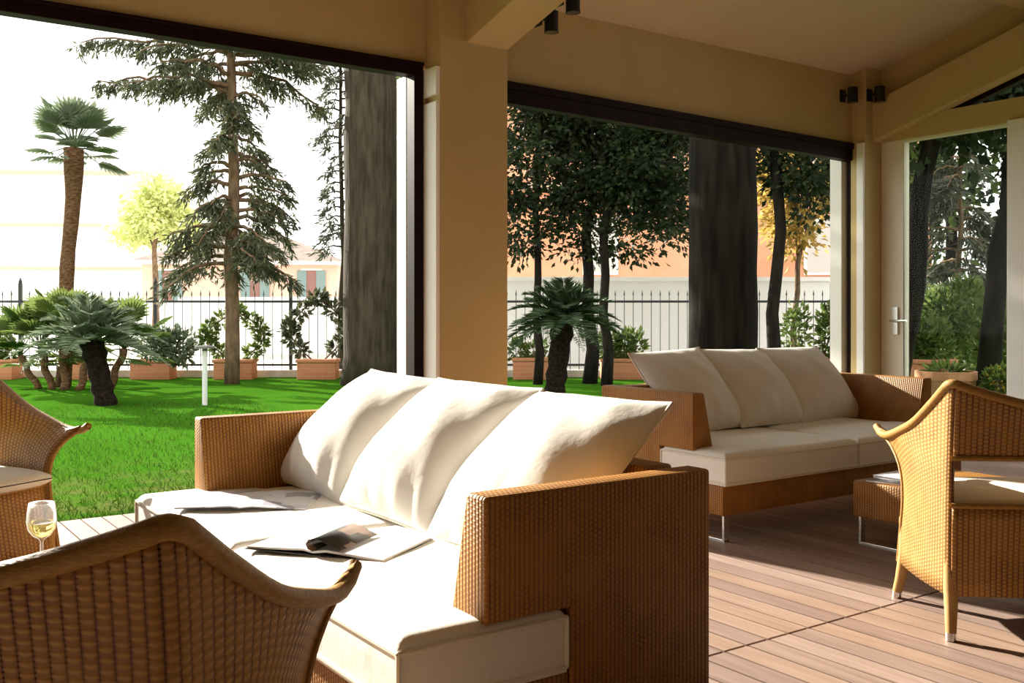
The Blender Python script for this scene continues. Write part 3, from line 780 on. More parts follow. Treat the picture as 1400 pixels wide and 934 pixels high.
# ================================================================ plants
def leaves_mesh(name, C, Dv, size, width, fold=.25, jit=.3, seed=0):
    """diamond leaves: C centres (N,3), Dv directions (N,3)"""
    rg = np.random.default_rng(seed); N = len(C); C = np.asarray(C,float); Dv = np.asarray(Dv,float)
    Dv = Dv/np.maximum(np.linalg.norm(Dv,axis=1,keepdims=True),1e-6)
    rv = rg.normal(size=(N,3)); S = np.cross(Dv,rv); S /= np.maximum(np.linalg.norm(S,axis=1,keepdims=True),1e-6)
    Nn = np.cross(Dv,S); sz = (size*(1+jit*rg.uniform(-1,1,N)))[:,None]
    a = C; b = C+Dv*sz*.45+S*sz*width*.5+Nn*sz*fold*width; c = C+Dv*sz; d = C+Dv*sz*.45-S*sz*width*.5+Nn*sz*fold*width
    V = np.stack([a,b,c,d],1).reshape(-1,3)
    me = bpy.data.meshes.new(name); me.vertices.add(4*N); me.vertices.foreach_set('co', V.ravel())
    me.loops.add(6*N); base = np.arange(N)[:,None]*4; tri = (base+np.array([[0,1,2,0,2,3]])).ravel()
    me.loops.foreach_set('vertex_index', tri.astype(np.int32)); me.polygons.add(2*N)
    me.polygons.foreach_set('loop_start', np.arange(0,6*N,3).astype(np.int32)); me.polygons.foreach_set('loop_total', np.full(2*N,3,np.int32))
    me.update(calc_edges=True); me.validate()
    return me
def blob_points(blobs, n, rg, shell=.55):
    """points spread through a union of ellipsoids (c, r) weighted by volume"""
    w = np.array([b[1][0]*b[1][1]*b[1][2] for b in blobs]); w = w/w.sum(); idx = rg.choice(len(blobs), n, p=w)
    v = rg.normal(size=(n,3)); v /= np.linalg.norm(v,axis=1,keepdims=True); rad = (shell+(1-shell)*rg.uniform(0,1,n))**(1) * rg.uniform(.35,1,n)**.4
    C = np.array([b[0] for b in blobs])[idx]; Rr = np.array([b[1] for b in blobs])[idx]
    return C+v*rad[:,None]*Rr, v
def wobble(a, b, n, amp, rnd):
    a = Vector(a); b = Vector(b); out = []
    for i in range(n+1):
        k = i/n; o = Vector((rnd.uniform(-1,1),rnd.uniform(-1,1),0))*amp*(0 if i in (0,) else 1); out.append(a.lerp(b,k)+o)
    return out

def clump_points(blobs, n, rg, per=38, sig=.11):
    # leaves gather in sprays, with gaps of sky between them
    K = max(8, n//per); cc, v = blob_points(blobs, K, rg); i = rg.integers(0, K, n)
    off = rg.normal(size=(n,3))*sig*np.array([1.15,1.15,.75]); return cc[i]+off, off/sig+v[i]*.5
def bough_tree(name, label, base, h, r, blobs, nl, ls, lw, leafm, barkm, group=None, lean=(0,0), seed=0, limbs=5, wob=.05, cat='tree', flare=1.25):
    """trunk with limbs reaching into the crown, crown of separate leaves; blobs are relative to base"""
    rnd = random.Random(seed); rg = np.random.default_rng(seed)
    t = thing(name, label, cat, base, 0, group)
    top = Vector((lean[0],lean[1],h)); path = wobble((0,0,-.05), top, 10, wob, rnd)
    rs = [r*(flare if i == 0 else 1.06 if i == 1 else 1-.45*i/10) for i in range(11)]
    MB().tube(path, rs, 14).build('trunk', barkm, t, auto=None)
    bl = []
    for (c, rr) in blobs: bl.append((c, rr))
    for k in range(limbs):
        c, rr = bl[rnd.randrange(len(bl))]; i = rnd.randint(5,10); p = path[i]
        e = Vector(c)+Vector((rnd.uniform(-.5,.5)*rr[0],rnd.uniform(-.5,.5)*rr[1],rnd.uniform(-.2,.5)*rr[2]))
        m_ = p.lerp(e,.5)+Vector((0,0,.12)); MB().tube([p, m_, e], [r*.35,r*.22,r*.06], 8).build('limb', barkm, t, auto=None)
    if nl:
        C, v = clump_points(bl, nl, rg, 38, .55*ls+.06); D_ = v+rg.normal(size=(nl,3))*.5+np.array([0,0,-.35])
        link('foliage', leaves_mesh('foliage', C, D_, ls, lw, seed=seed), leafm, t, smooth=False)
    return t

grass_tufts()
# two tall pines: only the trunks show
def big_pine(label, px, D, w, ztop, seed, bark='bark'):
    rnd = random.Random(seed); t = thing('pine_tree', label, 'tree', G(px,D,-.03), 0, 'tall pines close to the wall')
    n = 24; path = [Vector((rnd.uniform(-.012,.012), rnd.uniform(-.012,.012), -.05+ztop*i/n)) for i in range(n+1)]
    rs = [w/2*(1.10-.0 if i == 0 else 1.0-.15*i/n)*(1+rnd.uniform(-.012,.012)) for i in range(n+1)]
    MB().tube(path, rs, 26).build('trunk', M_[bark], t, auto=None)
    rg = np.random.default_rng(seed)
    for k in range(6):
        a = k*PI/3+.3; MB().tube([(0,0,ztop-.6), (1.1*math.cos(a),1.1*math.sin(a),ztop+.3), (2.4*math.cos(a),2.4*math.sin(a),ztop+.8)], [.16,.10,.04], 8).build('limb', M_['bark'], t, auto=None)
    C, v = blob_points([((0,0,ztop+1.1),(3.0,3.0,.9))], 5000, rg); link('foliage', leaves_mesh('foliage', C, v+rg.normal(size=(5000,3))*.6, .28, .25, seed=seed), M_['needle'], t, smooth=False)
    return t
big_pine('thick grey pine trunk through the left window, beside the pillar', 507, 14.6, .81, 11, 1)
big_pine('thick dark pine trunk through the middle window, behind the far sofa', 988, 9.5, .66, 9.0, 2, 'bark_black')  # trunk's bark colour darkened to stand for the shade on it

# conifer in the left window: long boughs with hanging twigs
def conifer(label, px, D, h, r, boughs, nt_, m, seed, leafsz=.13, hang=.5, name='conifer_tree', barkm=None, group=None):
    rnd = random.Random(seed); rg = np.random.default_rng(seed)
    base = G(px,D,-.03); t = thing(name, label, 'tree', base, 0, group)
    path = wobble((0,0,-.05), (0,0,h), 12, .03, rnd); MB().tube(path, [r*(1-.72*i/12) for i in range(13)], 12).build('trunk', barkm or M_['bark_brown'], t, auto=None)
    bb = MB(); C = []; Dv = []
    for (z, side, dep, length, droop, rise) in boughs:
        p0 = Vector((0,0,z)); d = (ax*side+ad*dep); d.normalize()
        pts = []
        n = 9
        for i in range(n+1):
            k = i/n; pts.append(p0+d*length*k+az*(rise*math.sin(PI*k*.5)-droop*k*k)+Vector((rnd.uniform(-1,1),rnd.uniform(-1,1),rnd.uniform(-1,1)))*.025*length*(k>0))
        bb.tube(pts, [r*.30*(1-.85*i/n)+.004 for i in range(n+1)], 5)
        lat = d.cross(az)
        nn = int(nt_*length)
        for q in range(nn):
            k = rnd.uniform(.16,1.0)**.8; i = min(int(k*n), n-1); p = pts[i].lerp(pts[i+1], k*n-i)
            sd = rnd.choice((-1,1)); tw = rnd.uniform(.10,.42)*(1.15-k*.6)
            tdir = (lat*sd*rnd.uniform(.3,1)+d*rnd.uniform(.2,.9)-az*hang*rnd.uniform(.2,1.6)); tdir.normalize()
            e = p+tdir*tw
            for s in range(5):
                kk = (s+rnd.random())/5; c = p.lerp(e,kk)-az*.05*kk
                C.append(c); Dv.append(tdir+Vector((rnd.gauss(0,.55),rnd.gauss(0,.55),rnd.gauss(0,.4)-.25*hang)))
    bb.build('boughs', barkm or M_['bark_brown'], t, auto=None)
    link('foliage', leaves_mesh('foliage', np.array(C), np.array(Dv), leafsz, .22, seed=seed), m, t, smooth=False)
    return t
rb = random.Random(5); boughs = []
boughs += [(4.95,-1,.1,2.35,.10,.25),(4.3,-1,-.15,1.9,.15,.25),(4.9,1,-.2,1.3,.35,.12),(4.6,1,.3,1.35,.6,.1)]
for z in np.arange(1.75,2.7,.13):
    a = rb.uniform(0,2*PI); boughs.append((z, math.cos(a), math.sin(a), rb.uniform(.6,1.15), rb.uniform(.25,.55), .12)); boughs.append((z+.05, math.cos(a+2.4), math.sin(a+2.4), rb.uniform(.5,1.0), rb.uniform(.25,.5), .12)); boughs.append((z+.02, math.cos(a+4.2), math.sin(a+4.2), rb.uniform(.5,.95), rb.uniform(.25,.5), .1))
for z in np.arange(2.7,4.4,.17):
    a = rb.uniform(0,2*PI); boughs.append((z, math.cos(a), math.sin(a), rb.uniform(.5,.95), .25, .15)); boughs.append((z+.07, math.cos(a+2.8), math.sin(a+2.8), rb.uniform(.4,.85), .25, .15))
for z in np.arange(4.4,7.2,.16):
    for q in range(3):
        a = rb.uniform(0,2*PI); boughs.append((z, math.cos(a), math.sin(a), rb.uniform(.6,1.35)*(1.15-.12*(z-4.4)), .3, .15))
conifer('tall conifer with drooping boughs on the lawn, seen through the left window', 317, 14.7, 7.6, .115, boughs, 58, M_['needle'], 5, .125, .9)
boughs = []
for z in np.arange(2.2,7.6,.16):
    a = rb.uniform(0,2*PI); boughs.append((z, math.cos(a), math.sin(a), rb.uniform(.2,.5), .12, .06)); boughs.append((z+.05, math.cos(a+2.9), math.sin(a+2.9), rb.uniform(.2,.45), .12, .06))
conifer('slender thin-leaved tree just left of the thick grey pine trunk', 467, 17.5, 8.0, .05, boughs, 40, M_['needle_grey'], 8, .13, .5, name='slender_tree', barkm=M_['bark'])
boughs = []
for z in np.arange(.5,7.6,.14):
    a = rb.uniform(0,2*PI); boughs.append((z, math.cos(a), math.sin(a), rb.uniform(.25,.5), .12, .06)); boughs.append((z+.05, math.cos(a+2.9), math.sin(a+2.9), rb.uniform(.25,.5), .12, .06))
conifer('slender tree showing between the grey pine trunk and the window jamb', 549, 17.5, 8.0, .05, boughs, 46, M_['leaf_mid'], 9, .14, .5, name='slender_tree', barkm=M_['bark'])

# fan palm
def fan_frond(mbl, mbs, p, d, pet, rad, nseg, spread, rnd, m_curve=.15):
    """petiole from p along d, then a fan of narrow blades"""
    d = d.normalized(); side = d.cross(az)
    if side.length < .05: side = Vector((1,0,0))
    side.normalize(); up = side.cross(d)
    e = p+d*pet-az*pet*m_curve
    mbs.tube([p, p.lerp(e,.5)+az*.02, e], [.012,.009,.007], 5)
    for k in range(nseg):
        a = (-1+2*k/(nseg-1))*spread; v = d*math.cos(a)+side*math.sin(a)+up*.18*math.cos(3*a)*0
        ln = rad*(1-.28*abs(a/spread)**2)*rnd.uniform(.92,1.05); w = .5*rad*2*spread/nseg
        perp = v.cross(up).normalized(); q = e+v*ln*.55+perp*w+up*.02; q2 = e+v*ln*.55-perp*w+up*.02; tip = e+v*ln-az*ln*.12
        mid = e+v*ln*.55-up*.012
        mbl.add([e,q,tip,mid,q2], [(0,1,3),(1,2,3),(0,3,4),(3,2,4)])
def fan_palm(label, px, D, lean, h, r, nf, rad, pet, seed, m=None, upbias=.2, name='fan_palm', stems=None, group=None):
    rnd = random.Random(seed); t = thing(name, label, 'palm', G(px,D,-.03), 0, group)
    heads = []
    for (ox, od, hh, lx, rr) in (stems or [(0,0,h,lean,r)]):
        b = ax*ox+ad*od; top = b+ax*lx+az*hh; n = 14
        pts = [b.lerp(top,i/n)+ax*.02*math.sin(i*.7) for i in range(n+1)]
        rs = [rr*(1.15 if i == 0 else 1.0) * (1+.05*math.sin(i*2.1))*(1+.45*max(0,(i-10)/4) if hh > 2 else 1) for i in range(n+1)]
        MB().tube(pts, rs, 14).build('trunk', M_['palm_trunk'], t, auto=None); heads.append(top)
    lv = MB(); st = MB()
    for hd in heads:
        for k in range(nf):
            a = k*2.399+rnd.uniform(-.3,.3); el = (1.45-1.75*(k/nf)**1.5)+upbias*rnd.uniform(-.5,.5)
            d = ax*math.cos(a)*math.cos(el)+ad*math.sin(a)*math.cos(el)+az*math.sin(el)
            fan_frond(lv, st, hd, d, pet*rnd.uniform(.8,1.15), rad*rnd.uniform(.85,1.1), 15, 1.25, rnd, .05+.25*(1 if el < .3 else 0))
    st.build('frond_stalks', M_['palm_leaf'], t, auto=None); lv.build('fronds', m or M_['palm_leaf'], t, smooth=False)
    return t
fan_palm('tall fan palm with a shaggy brown trunk, far left of the lawn', 86, 14.2, .16, 3.40, .10, 30, .44, .40, 31)
fan_palm('bushy clump of low fan palms around the foot of the tall palm', 88, 13.6, 0, 0, 0, 15, .40, .42, 32, M_['leaf_mid'] , .3, 'palm_clump',
         stems=[(-.22,.1,.55,-.15,.05),(.0,.0,.75,.02,.06),(.22,-.05,.60,.18,.05),(-.45,.2,.45,-.25,.045),(.5,.3,.55,.2,.05)])
# feather fronds (short palm, cycad)
def feather_palm(label, px, D, lean, h, r, nf, ln, seed, leafm, trunkm, name, leaf=.24, droop=.55, lo=-.35, hi=1.25):
    rnd = random.Random(seed); t = thing(name, label, 'palm', G(px,D,-.03), 0)
    top = ax*lean+az*h; n = 10; pts = [Vector((0,0,-.03)).lerp(top,(i/n)) for i in range(n+1)]
    MB().tube(pts, [r*(1.05 if i < 2 else .95+.10*math.sin(i*2.6)+.12*(i>7)) for i in range(n+1)], 16).build('trunk', trunkm, t, auto=None)
    st = MB(); C = []; Dv = []; S = []
    for k in range(nf):
        a = k*2.399+rnd.uniform(-.2,.2); el = hi+(lo-hi)*(k/nf)**.9
        d = ax*math.cos(a)*math.cos(el)+ad*math.sin(a)*math.cos(el)+az*math.sin(el); L_ = ln*rnd.uniform(.85,1.1); m = 12
        sd = d.cross(az); 
        if sd.length < .05: sd = ax.copy()
        sd.normalize(); p = [top+d*L_*(i/m)-az*droop*L_*(i/m)**2.1 for i in range(m+1)]
        st.tube(p, [.010*(1-.75*i/m) for i in range(m+1)], 5)
        for q in range(46):
            kk = .12+.88*q/46; i = min(int(kk*m),m-1); c = p[i].lerp(p[i+1],kk*m-i); tn = (p[i+1]-p[i]).normalized()
            for s in (-1,1):
                C.append(c); Dv.append(tn*.75+sd*s*.85+az*.15+Vector((rnd.gauss(0,.08),rnd.gauss(0,.08),rnd.gauss(0,.08)))); S.append(math.sin(PI*min(1,.22+kk*.75)))
    st.build('frond_stalks', leafm, t, auto=None)
    link('fronds', leaves_mesh('fronds', np.array(C), np.array(Dv), leaf*np.array(S), .13, jit=.12, seed=seed), leafm, t, smooth=False)
    return t
feather_palm('short leaning palm with dark stump trunk and feathery crown on the lawn', 146, 11.4, -.17, .72, .125, 30, .88, 41, M_['palm_leaf'], M_['cycad_trunk'], 'short_palm', .24, .42, .0, 1.45)
feather_palm('cycad with a black trunk and arching fronds behind the pillar, middle window', 757, 12.4, .12, .99, .135, 34, .86, 42, M_['cycad_leaf'], M_['cycad_trunk'], 'cycad', .22, .42, -.15, 1.3)

# bollard lamp
t = thing('garden_lamp', 'slim white bollard lamp with a flat cap standing on the lawn', 'garden lamp', G(280,11.4,-.03))
MB().tube([(0,0,0),(0,0,.62)], .030, 14).build('post', M_['lampwhite'], t); MB().lathe([(.03,.62),(.03,.645),(.11,.65),(.11,.675),(.03,.685),(.001,.686)], seg=20).build('cap', M_['lampcap'], t, auto=30)

# brick planters with plants along the fence
def planter(px, D, w, z1, label, seed, leafm, ph, nl, spread=None, d=.36, climb=False):
    rg = np.random.default_rng(seed); rnd = random.Random(seed)
    t = thing('brick_planter', label, 'planter', G(px,D,-.03), -YAW, 'brick planters along the railing')
    mb = MB(); h = z1+.03
    o = mb.box(-w/2,w/2,-d/2,d/2,0,h-.05).build('trough', M_['terracotta'], t, bevel=.01, auto=30, buv=True)
    MB().box(-w/2-.02,w/2+.02,-d/2-.02,d/2+.02,h-.05,h).build('rim', M_['terracotta'], t, bevel=.01, auto=30, buv=True)
    s = spread or w*.5
    if climb:
        bl = []; C = []; st = MB()
        for sg in (-1,1):
            pts = [Vector((sg*.15*w,0,h-.02))]
            for k in range(1,7): pts.append(Vector((sg*(.15*w+.36*math.sin(k*.55)), rnd.uniform(-.04,.04), h+ph*k/6)))
            st.tube(pts, .012, 5)
            for p in pts[1:]: bl.append((tuple(p),(.12,.08,.11)))
        st.build('stems', M_['bark_brown'], t, auto=None)
        C, v = blob_points(bl, nl, rg)
    else:
        bl = [((rnd.uniform(-s,s)*.8,0,h+ph*.35),(s*.45,.16,ph*.6)) for _ in range(5)]
        st = MB()
        for b in bl: st.tube([(b[0][0]*.6,0,h-.05), b[0]], .012, 5)
        st.build('stems', M_['bark_brown'], t, auto=None)
        C, v = blob_points(bl, nl, rg)
    link('foliage', leaves_mesh('foliage', C, v+rg.normal(size=C.shape)*.5+np.array([0,0,.3]), .11, .45, seed=seed), leafm, t, smooth=False)
    return t
DP = 15.75; zt_ = ZY(491,DP)
planter(-2, DP, .60, zt_, 'brick planter at the extreme left with a rounded dark shrub', 51, M_['leaf_mid'], .42, 900)
planter(112, DP, .56, zt_, 'brick planter mostly hidden behind the short leaning palm', 52, M_['leaf_mid'], .4, 900)
planter(210, DP, .62, zt_, 'brick planter right of the short palm with an arching shrub', 53, M_['palm_leaf'], .55, 1200, .6)
planter(322, DP, .60, zt_, 'brick planter behind the tall conifer trunk with low greenery', 54, M_['leaf_mid'], .75, 700, .4, climb=True)
planter(435, DP, .60, zt_, 'brick planter left of the thick grey trunk with two climbing stems', 55, M_['needle'], .95, 900, .4, climb=True)
planter(556, DP, .50, zt_, 'brick planter half hidden behind the thick grey trunk by the jamb', 56, M_['leaf_mid'], .55, 700)
planter(728, DP, .62, ZY(489,DP), 'brick planter behind the cycad trunk', 57, M_['leaf_mid'], .3, 300)
planter(850, DP, .66, ZY(490,DP), 'brick planter between the thin trunks and the far sofa cushions', 58, M_['leaf_mid'], .5, 700)
planter(1110, DP, .60, ZY(490,DP), 'brick planter hidden low behind the right end of the far sofa', 59, M_['leaf_mid'], 1.0, 1000, .4)

# dark broadleaf trees beyond the middle window
gd = 'dark trees beyond the middle window'
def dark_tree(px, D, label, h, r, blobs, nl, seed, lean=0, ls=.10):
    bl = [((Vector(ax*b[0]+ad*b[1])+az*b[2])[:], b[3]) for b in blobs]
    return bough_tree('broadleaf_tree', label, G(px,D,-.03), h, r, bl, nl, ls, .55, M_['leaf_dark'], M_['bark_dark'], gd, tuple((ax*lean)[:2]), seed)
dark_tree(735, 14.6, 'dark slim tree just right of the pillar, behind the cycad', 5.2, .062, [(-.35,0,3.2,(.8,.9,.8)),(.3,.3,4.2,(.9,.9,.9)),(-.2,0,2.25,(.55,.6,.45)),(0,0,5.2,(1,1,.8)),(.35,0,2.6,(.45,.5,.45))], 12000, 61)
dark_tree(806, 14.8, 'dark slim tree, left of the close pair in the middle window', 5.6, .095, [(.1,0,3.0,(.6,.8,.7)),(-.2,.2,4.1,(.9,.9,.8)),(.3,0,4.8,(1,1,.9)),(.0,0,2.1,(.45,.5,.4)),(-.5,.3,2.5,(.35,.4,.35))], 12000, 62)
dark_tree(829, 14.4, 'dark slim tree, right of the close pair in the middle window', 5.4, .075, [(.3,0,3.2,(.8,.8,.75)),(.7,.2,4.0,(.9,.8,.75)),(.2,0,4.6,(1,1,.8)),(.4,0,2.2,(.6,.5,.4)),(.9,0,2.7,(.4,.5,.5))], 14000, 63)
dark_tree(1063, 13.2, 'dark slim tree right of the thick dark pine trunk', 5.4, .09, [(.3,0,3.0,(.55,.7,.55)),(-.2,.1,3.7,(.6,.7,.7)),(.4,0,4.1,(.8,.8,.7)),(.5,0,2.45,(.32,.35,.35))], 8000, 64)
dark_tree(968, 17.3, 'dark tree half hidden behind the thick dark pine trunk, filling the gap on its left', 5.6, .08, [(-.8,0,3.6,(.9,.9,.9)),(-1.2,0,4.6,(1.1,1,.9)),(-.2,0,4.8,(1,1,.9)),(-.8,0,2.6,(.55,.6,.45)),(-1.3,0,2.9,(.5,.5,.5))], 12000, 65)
bl = [((Vector(ax*b[0]+ad*b[1])+az*b[2])[:], b[3]) for b in [(0,0,2.6,(.55,.5,.6)),(.4,0,3.4,(.6,.6,.7)),(-.3,.2,3.5,(.5,.5,.6))]]
bough_tree('golden_tree', 'golden leaved tree in the gap right of the thick dark trunk', G(1088,17.6,-.03), 3.6, .06, bl, 2600, .14, .55, M_['leaf_gold'], M_['bark_brown'], None, (0,0), 66)
# leaning trunks beyond the glazed door
gr_ = 'leaning trees beyond the glazed door'
def lean_tree(px, D, label, lean, r, seed, blobs):
    bl = [((Vector(ax*b[0]+ad*b[1])+az*b[2])[:], b[3]) for b in blobs]
    return bough_tree('leaning_tree', label, G(px,D,-.03), 4.2, r, bl, 3000, .16, .55, M_['leaf_dark'], M_['bark_black'], gr_, tuple((ax*lean)[:2]), seed, 5, .045)
lean_tree(1226, 10.2, 'dark leaning trunk behind the door handle, left of the pair outside', .52, .125, 71, [(.3,0,3.1,(.6,.7,.5)),(.9,.2,3.4,(.8,.8,.7)),(.5,0,4.2,(1,1,.7)),(-.2,.1,3.5,(.5,.5,.5))])
lean_tree(1338, 9.8, 'dark leaning trunk beside the white post, right of the pair outside', .56, .115, 72, [(.4,0,3.3,(.7,.7,.6)),(.7,0,4.1,(.9,.9,.7)),(-.2,.3,3.7,(.8,.7,.6))])
# shrubs, conifer and pots outside the door
def shrub(px, D, w, z0, z1, label, seed, m, nl, ls=.09, name='shrub'):
    rg = np.random.default_rng(seed); rnd = random.Random(seed); t = thing(name, label, 'shrub', G(px,D,-.03))
    bl = []; st = MB()
    for k in range(7):
        p = ax*rnd.uniform(-.4,.4)*w+ad*rnd.uniform(-.2,.2)*w+az*(z0+(z1-z0)*rnd.uniform(.15,.8)); bl.append((tuple(p),(w*.26,w*.26,(z1-z0)*.24))); st.tube([(0,0,0),Vector(p)*.5+az*.1,p],[.02,.014,.006],5)
    st.build('stems', M_['bark_brown'], t, auto=None)
    C, v = blob_points(bl, nl, rg); link('foliage', leaves_mesh('foliage', C, v+rg.normal(size=C.shape)*.7+np.array([0,0,.3]), ls, .42, seed=seed), m, t, smooth=False)
    return t
shrub(1283, 12.9, 1.15, .3, 1.75, 'bright green shrub behind the big pot, seen through the glazed door', 81, M_['leaf_mid'], 3800)
shrub(1352, 14.0, .9, .2, 1.3, 'green shrub between the two leaning trunks', 82, M_['leaf_mid'], 2400)
shrub(1368, 11.6, .6, .1, 1.5, 'narrow green shrub right beside the white post, outside', 83, M_['leaf_mid'], 1800)
boughs = []
for z in np.arange(.9,3.4,.15):
    for q in range(3):
        a = rb.uniform(0,2*PI); boughs.append((z, math.cos(a), math.sin(a), rb.uniform(.5,.9)*(1.2-.28*(z-.9)), .35, .15))
conifer('young grey green conifer behind the shrub beyond the glazed door', 1312, 14.5, 3.6, .06, boughs, 46, M_['needle_grey'], 85, .13, .6, name='young_conifer')
t = thing('terracotta_pot', 'wide round terracotta pot outside the glazed door', 'plant pot', G(1293,9.6,-.03))
MB().lathe([(.20,0),(.245,.20),(.265,.40),(.28,.42),(.28,.50),(.255,.50),(.245,.45),(.001,.45)], seg=32).build('pot', M_['pot'], t, auto=35)
MB().lathe([(.001,.452),(.243,.451)], seg=24).build('soil', M_['soil'], t)
rg = np.random.default_rng(86); C, v = blob_points([((0,0,.50),(.2,.2,.06))], 160, rg); link('foliage', leaves_mesh('foliage', C, v+np.array([0,0,.6]), .09, .4, seed=86), M_['leaf_mid'], t, smooth=False)
planter(1272, 11.2, .42, ZY(491,11.2), 'brick planter behind the round pot outside the glazed door', 87, M_['leaf_mid'], .5, 700)
t = thing('flower_pot', 'small terracotta pot of yellow flowers by the right leaning trunk', 'flower pot', G(1366,9.3,-.03))
MB().lathe([(.075,0),(.11,.26),(.12,.27),(.12,.31),(.10,.31),(.001,.29)], seg=24).build('pot', M_['pot'], t, auto=35)
C, v = blob_points([((0,0,.42),(.13,.13,.13))], 320, rg); link('foliage', leaves_mesh('foliage', C, v+np.array([0,0,.4]), .08, .45, seed=88), M_['leaf_mid'], t, smooth=False)
C, v = blob_points([((0,0,.46),(.13,.13,.11))], 60, rg); link('flowers', leaves_mesh('flowers', C, v, .04, .9, seed=89), M_['flower'], t, smooth=False)

# ================================================================ beyond the railing
mb = MB(); mb.obox(W(19.3,7.5,.80), ax, ad, az, 9.5, .12, .83); mb.obox(W(19.3,7.5,1.66), ax, ad, az, 9.5, .17, .04)
o = mb.build('garden_wall', M_['whitewall'], smooth=False); tag(o, 'low white rendered wall behind the railing in the middle window', 'wall')
mb = MB(); mb.obox(W(24,-4.7,.63), ax, ad, az, 3.3, .12, .68); mb.obox(W(24,-4.7,1.33), ax, ad, az, 3.3, .17, .05)
o = mb.build('garden_wall', M_['whitewall'], smooth=False); tag(o, 'pale wall behind the railing below the pink house', 'wall')

def building(name, label, c, rz, w, d, h, wallm, wins, base_white=0, roof=None, cornices=(), shut=True, pw=1.0, ph=1.7, pane='panes'):
    t = thing(name, label, 'building', c, rz)
    MB().box(-w/2,w/2,-d/2,d/2,0,h).build('wall', wallm, t, smooth=False)
    if base_white: MB().box(-w/2-.03,w/2+.03,-d/2-.03,d/2+.03,0,base_white).build('plinth', M_['whitewall'], t, smooth=False)
    for (x, z) in wins:
        f = MB().box(x-pw/2-.08,x+pw/2+.08,-d/2-.05,-d/2+.02,z-ph/2-.08,z+ph/2+.08).build('window', M_['whitewall'], t, smooth=False)
        MB().box(x-pw/2,x+pw/2,-d/2-.07,-d/2,z-ph/2,z+ph/2).build('pane', M_[pane], f, smooth=False)
        if shut:
            for s in (-1,1): MB().box(x+s*(pw/2+.02)-.24,x+s*(pw/2+.02)+.24,-d/2-.12,-d/2-.04,z-ph/2,z+ph/2).build('shutter', M_['shutter'], t, smooth=False)
    for (z, th) in cornices: MB().box(-w/2-.15,w/2+.15,-d/2-.2,d/2+.15,z,z+th).build('cornice', M_['cornice'], t, smooth=False)
    if roof:
        rh, ov = roof; mb = MB(); W2_, D2 = w/2+ov, d/2+ov; rl = max(.5, w/2-d/2)
        v = [(-W2_,-D2,h),(W2_,-D2,h),(W2_,D2,h),(-W2_,D2,h),(-rl,0,h+rh),(rl,0,h+rh)]
        mb.add(v,[(0,1,5,4),(1,2,5),(2,3,4,5),(3,0,4),(3,2,1,0)]); mb.build('roof', M_['rooftile'], t, smooth=False)
        MB().box(-W2_,W2_,-D2,D2,h-.18,h).build('eaves', M_['whitewall'], t, smooth=False)
    return t
D = 52; s = D/F
cx = (322-700)*s; zz = ZY(357,D)
building('house', 'small pink house with tiled hip roof and grey green shutters beyond the railing', W(D+3.6,cx-.1,-.1), -YAW+.10, 10.0, 7.2, zz+.1, M_['pink'],
         [(-3.7, ZY(388,D)), (.75,ZY(386,D)), (3.65, ZY(387,D))], base_white=ZY(408,D), roof=(1.75,.45), pw=.95, ph=1.55)
D = 68; s = D/F
ft = building('apartment_building', 'large pale apartment building at far left, bleached by the light', W(D+6,(40-700)*s,-.1), -YAW+.06, 13.5, 10, ZY(232,D), M_['whitewall'],
         [(x, z) for z in (2.2,5.3,8.4) for x in (-4.6,-1.6,1.4,4.4)], cornices=((ZY(232,D)-.1,.3),(7.0,.22),(4.0,.22)), shut=False, pw=1.1, ph=1.6, pane='pale_pane')
D = 26; s = D/F
building('peach_building', 'peach apartment building glimpsed through the dark trees', W(D+5,(930-700)*s,-.1), -YAW, 14.0, 8, 9.5, M_['peach'],
         [(x, z) for z in (2.9,5.8) for x in (-5,-2,1,4)], base_white=1.2, cornices=((9.2,.3),(4.4,.2)), shut=False, pw=.8, ph=1.4, pane='pale_pane')
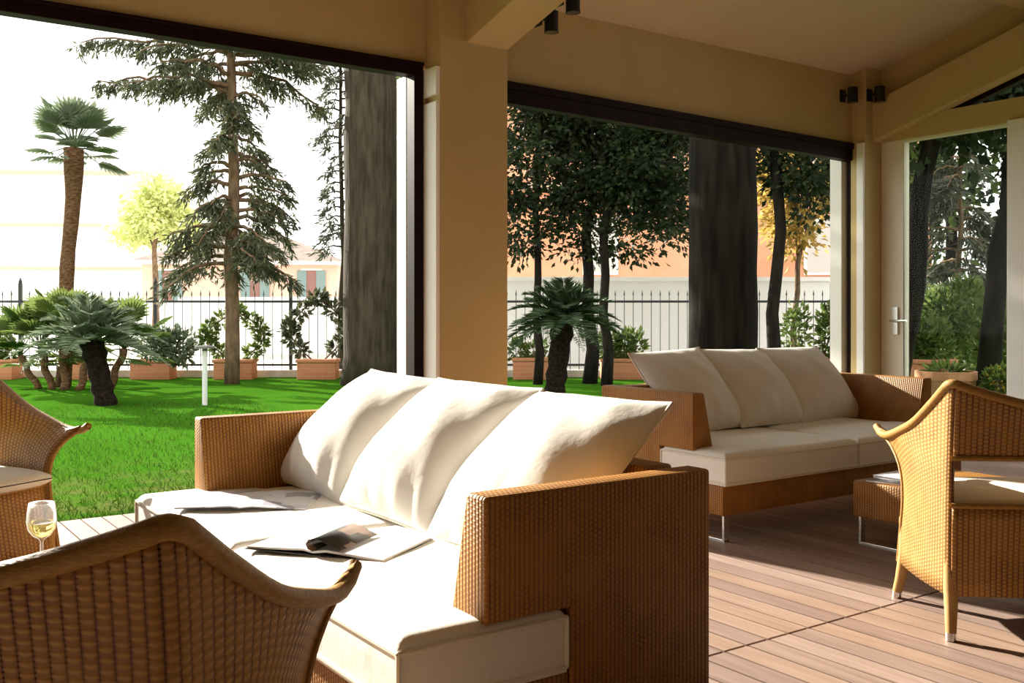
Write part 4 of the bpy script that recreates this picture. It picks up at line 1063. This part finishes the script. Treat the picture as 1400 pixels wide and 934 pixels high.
bl = [((Vector(ax*b[0]+ad*b[1])+az*b[2])[:], b[3]) for b in [(0,0,5.6,(1.5,1.4,1.3)),(-.9,0,4.6,(1.1,1,.9)),(1,.3,4.8,(1.1,1,.9)),(.2,0,6.6,(1,1,.9))]]
bough_tree('pale_tree', 'pale yellow green tree between the tall palm and the pink house', G(212,44,-.05), 5.5, .16, bl, 5200, .26, .55, M_['leaf_pale'], M_['bark_brown'], None, (0,0), 91)
# green trees closing the view beyond the gable side
for i, (px, D, lab, sd, m) in enumerate(((1300, 20, 'tall green tree far beyond the glazed door, in the middle of the opening', 95, 'leaf_mid'), (1215, 22, 'tall dark tree far off behind the corner pillar', 96, 'leaf_dark'), (1400, 19, 'tall dark tree far off behind the white post', 97, 'leaf_dark'))):
    bl = [((Vector(ax*b[0]+ad*b[1])+az*b[2])[:], b[3]) for b in [(0,0,3.6,(1.3,1.2,1.1)),(-.7,0,4.9,(1.2,1.2,1)),(.8,0,5.0,(1.2,1.2,1.1)),(0,0,6.2,(1.3,1.3,.9)),(.3,0,2.4,(.8,.8,.6))]]
    bough_tree('garden_tree', lab, G(px,D,-.03), 5.2, .14, bl, 2200, .22, .55, M_[m], M_['bark_dark'], 'trees beyond the gable side', (0,0), sd)

# ================================================================ light
w = bpy.data.worlds.new('sky'); scn.world = w; w.use_nodes = True
bg = w.node_tree.nodes['Background']; bg.inputs[0].default_value = (1.0,.985,.95,1); bg.inputs[1].default_value = 2.3
sun = bpy.data.lights.new('sun', 'SUN'); sun.energy = 16.0; sun.angle = math.radians(.8); sun.color = (1,.93,.80)
so = bpy.data.objects.new('sun', sun); col.objects.link(so)
el = math.radians(22); sd = Vector((-.17,.985,0)).normalized(); sdir = -(sd*math.cos(el)+az*math.sin(el))
so.rotation_euler = sdir.to_track_quat('-Z','Y').to_euler(); so.location = (-6,12,9)
scn.view_settings.view_transform = 'Standard'; scn.view_settings.look = 'None'; scn.view_settings.exposure = 0.2; scn.view_settings.gamma = 1
scn.view_settings.use_curve_mapping = False
scn.cycles.max_bounces = 10; scn.cycles.diffuse_bounces = 6; scn.cycles.transparent_max_bounces = 24
scn.cycles.use_denoising = True
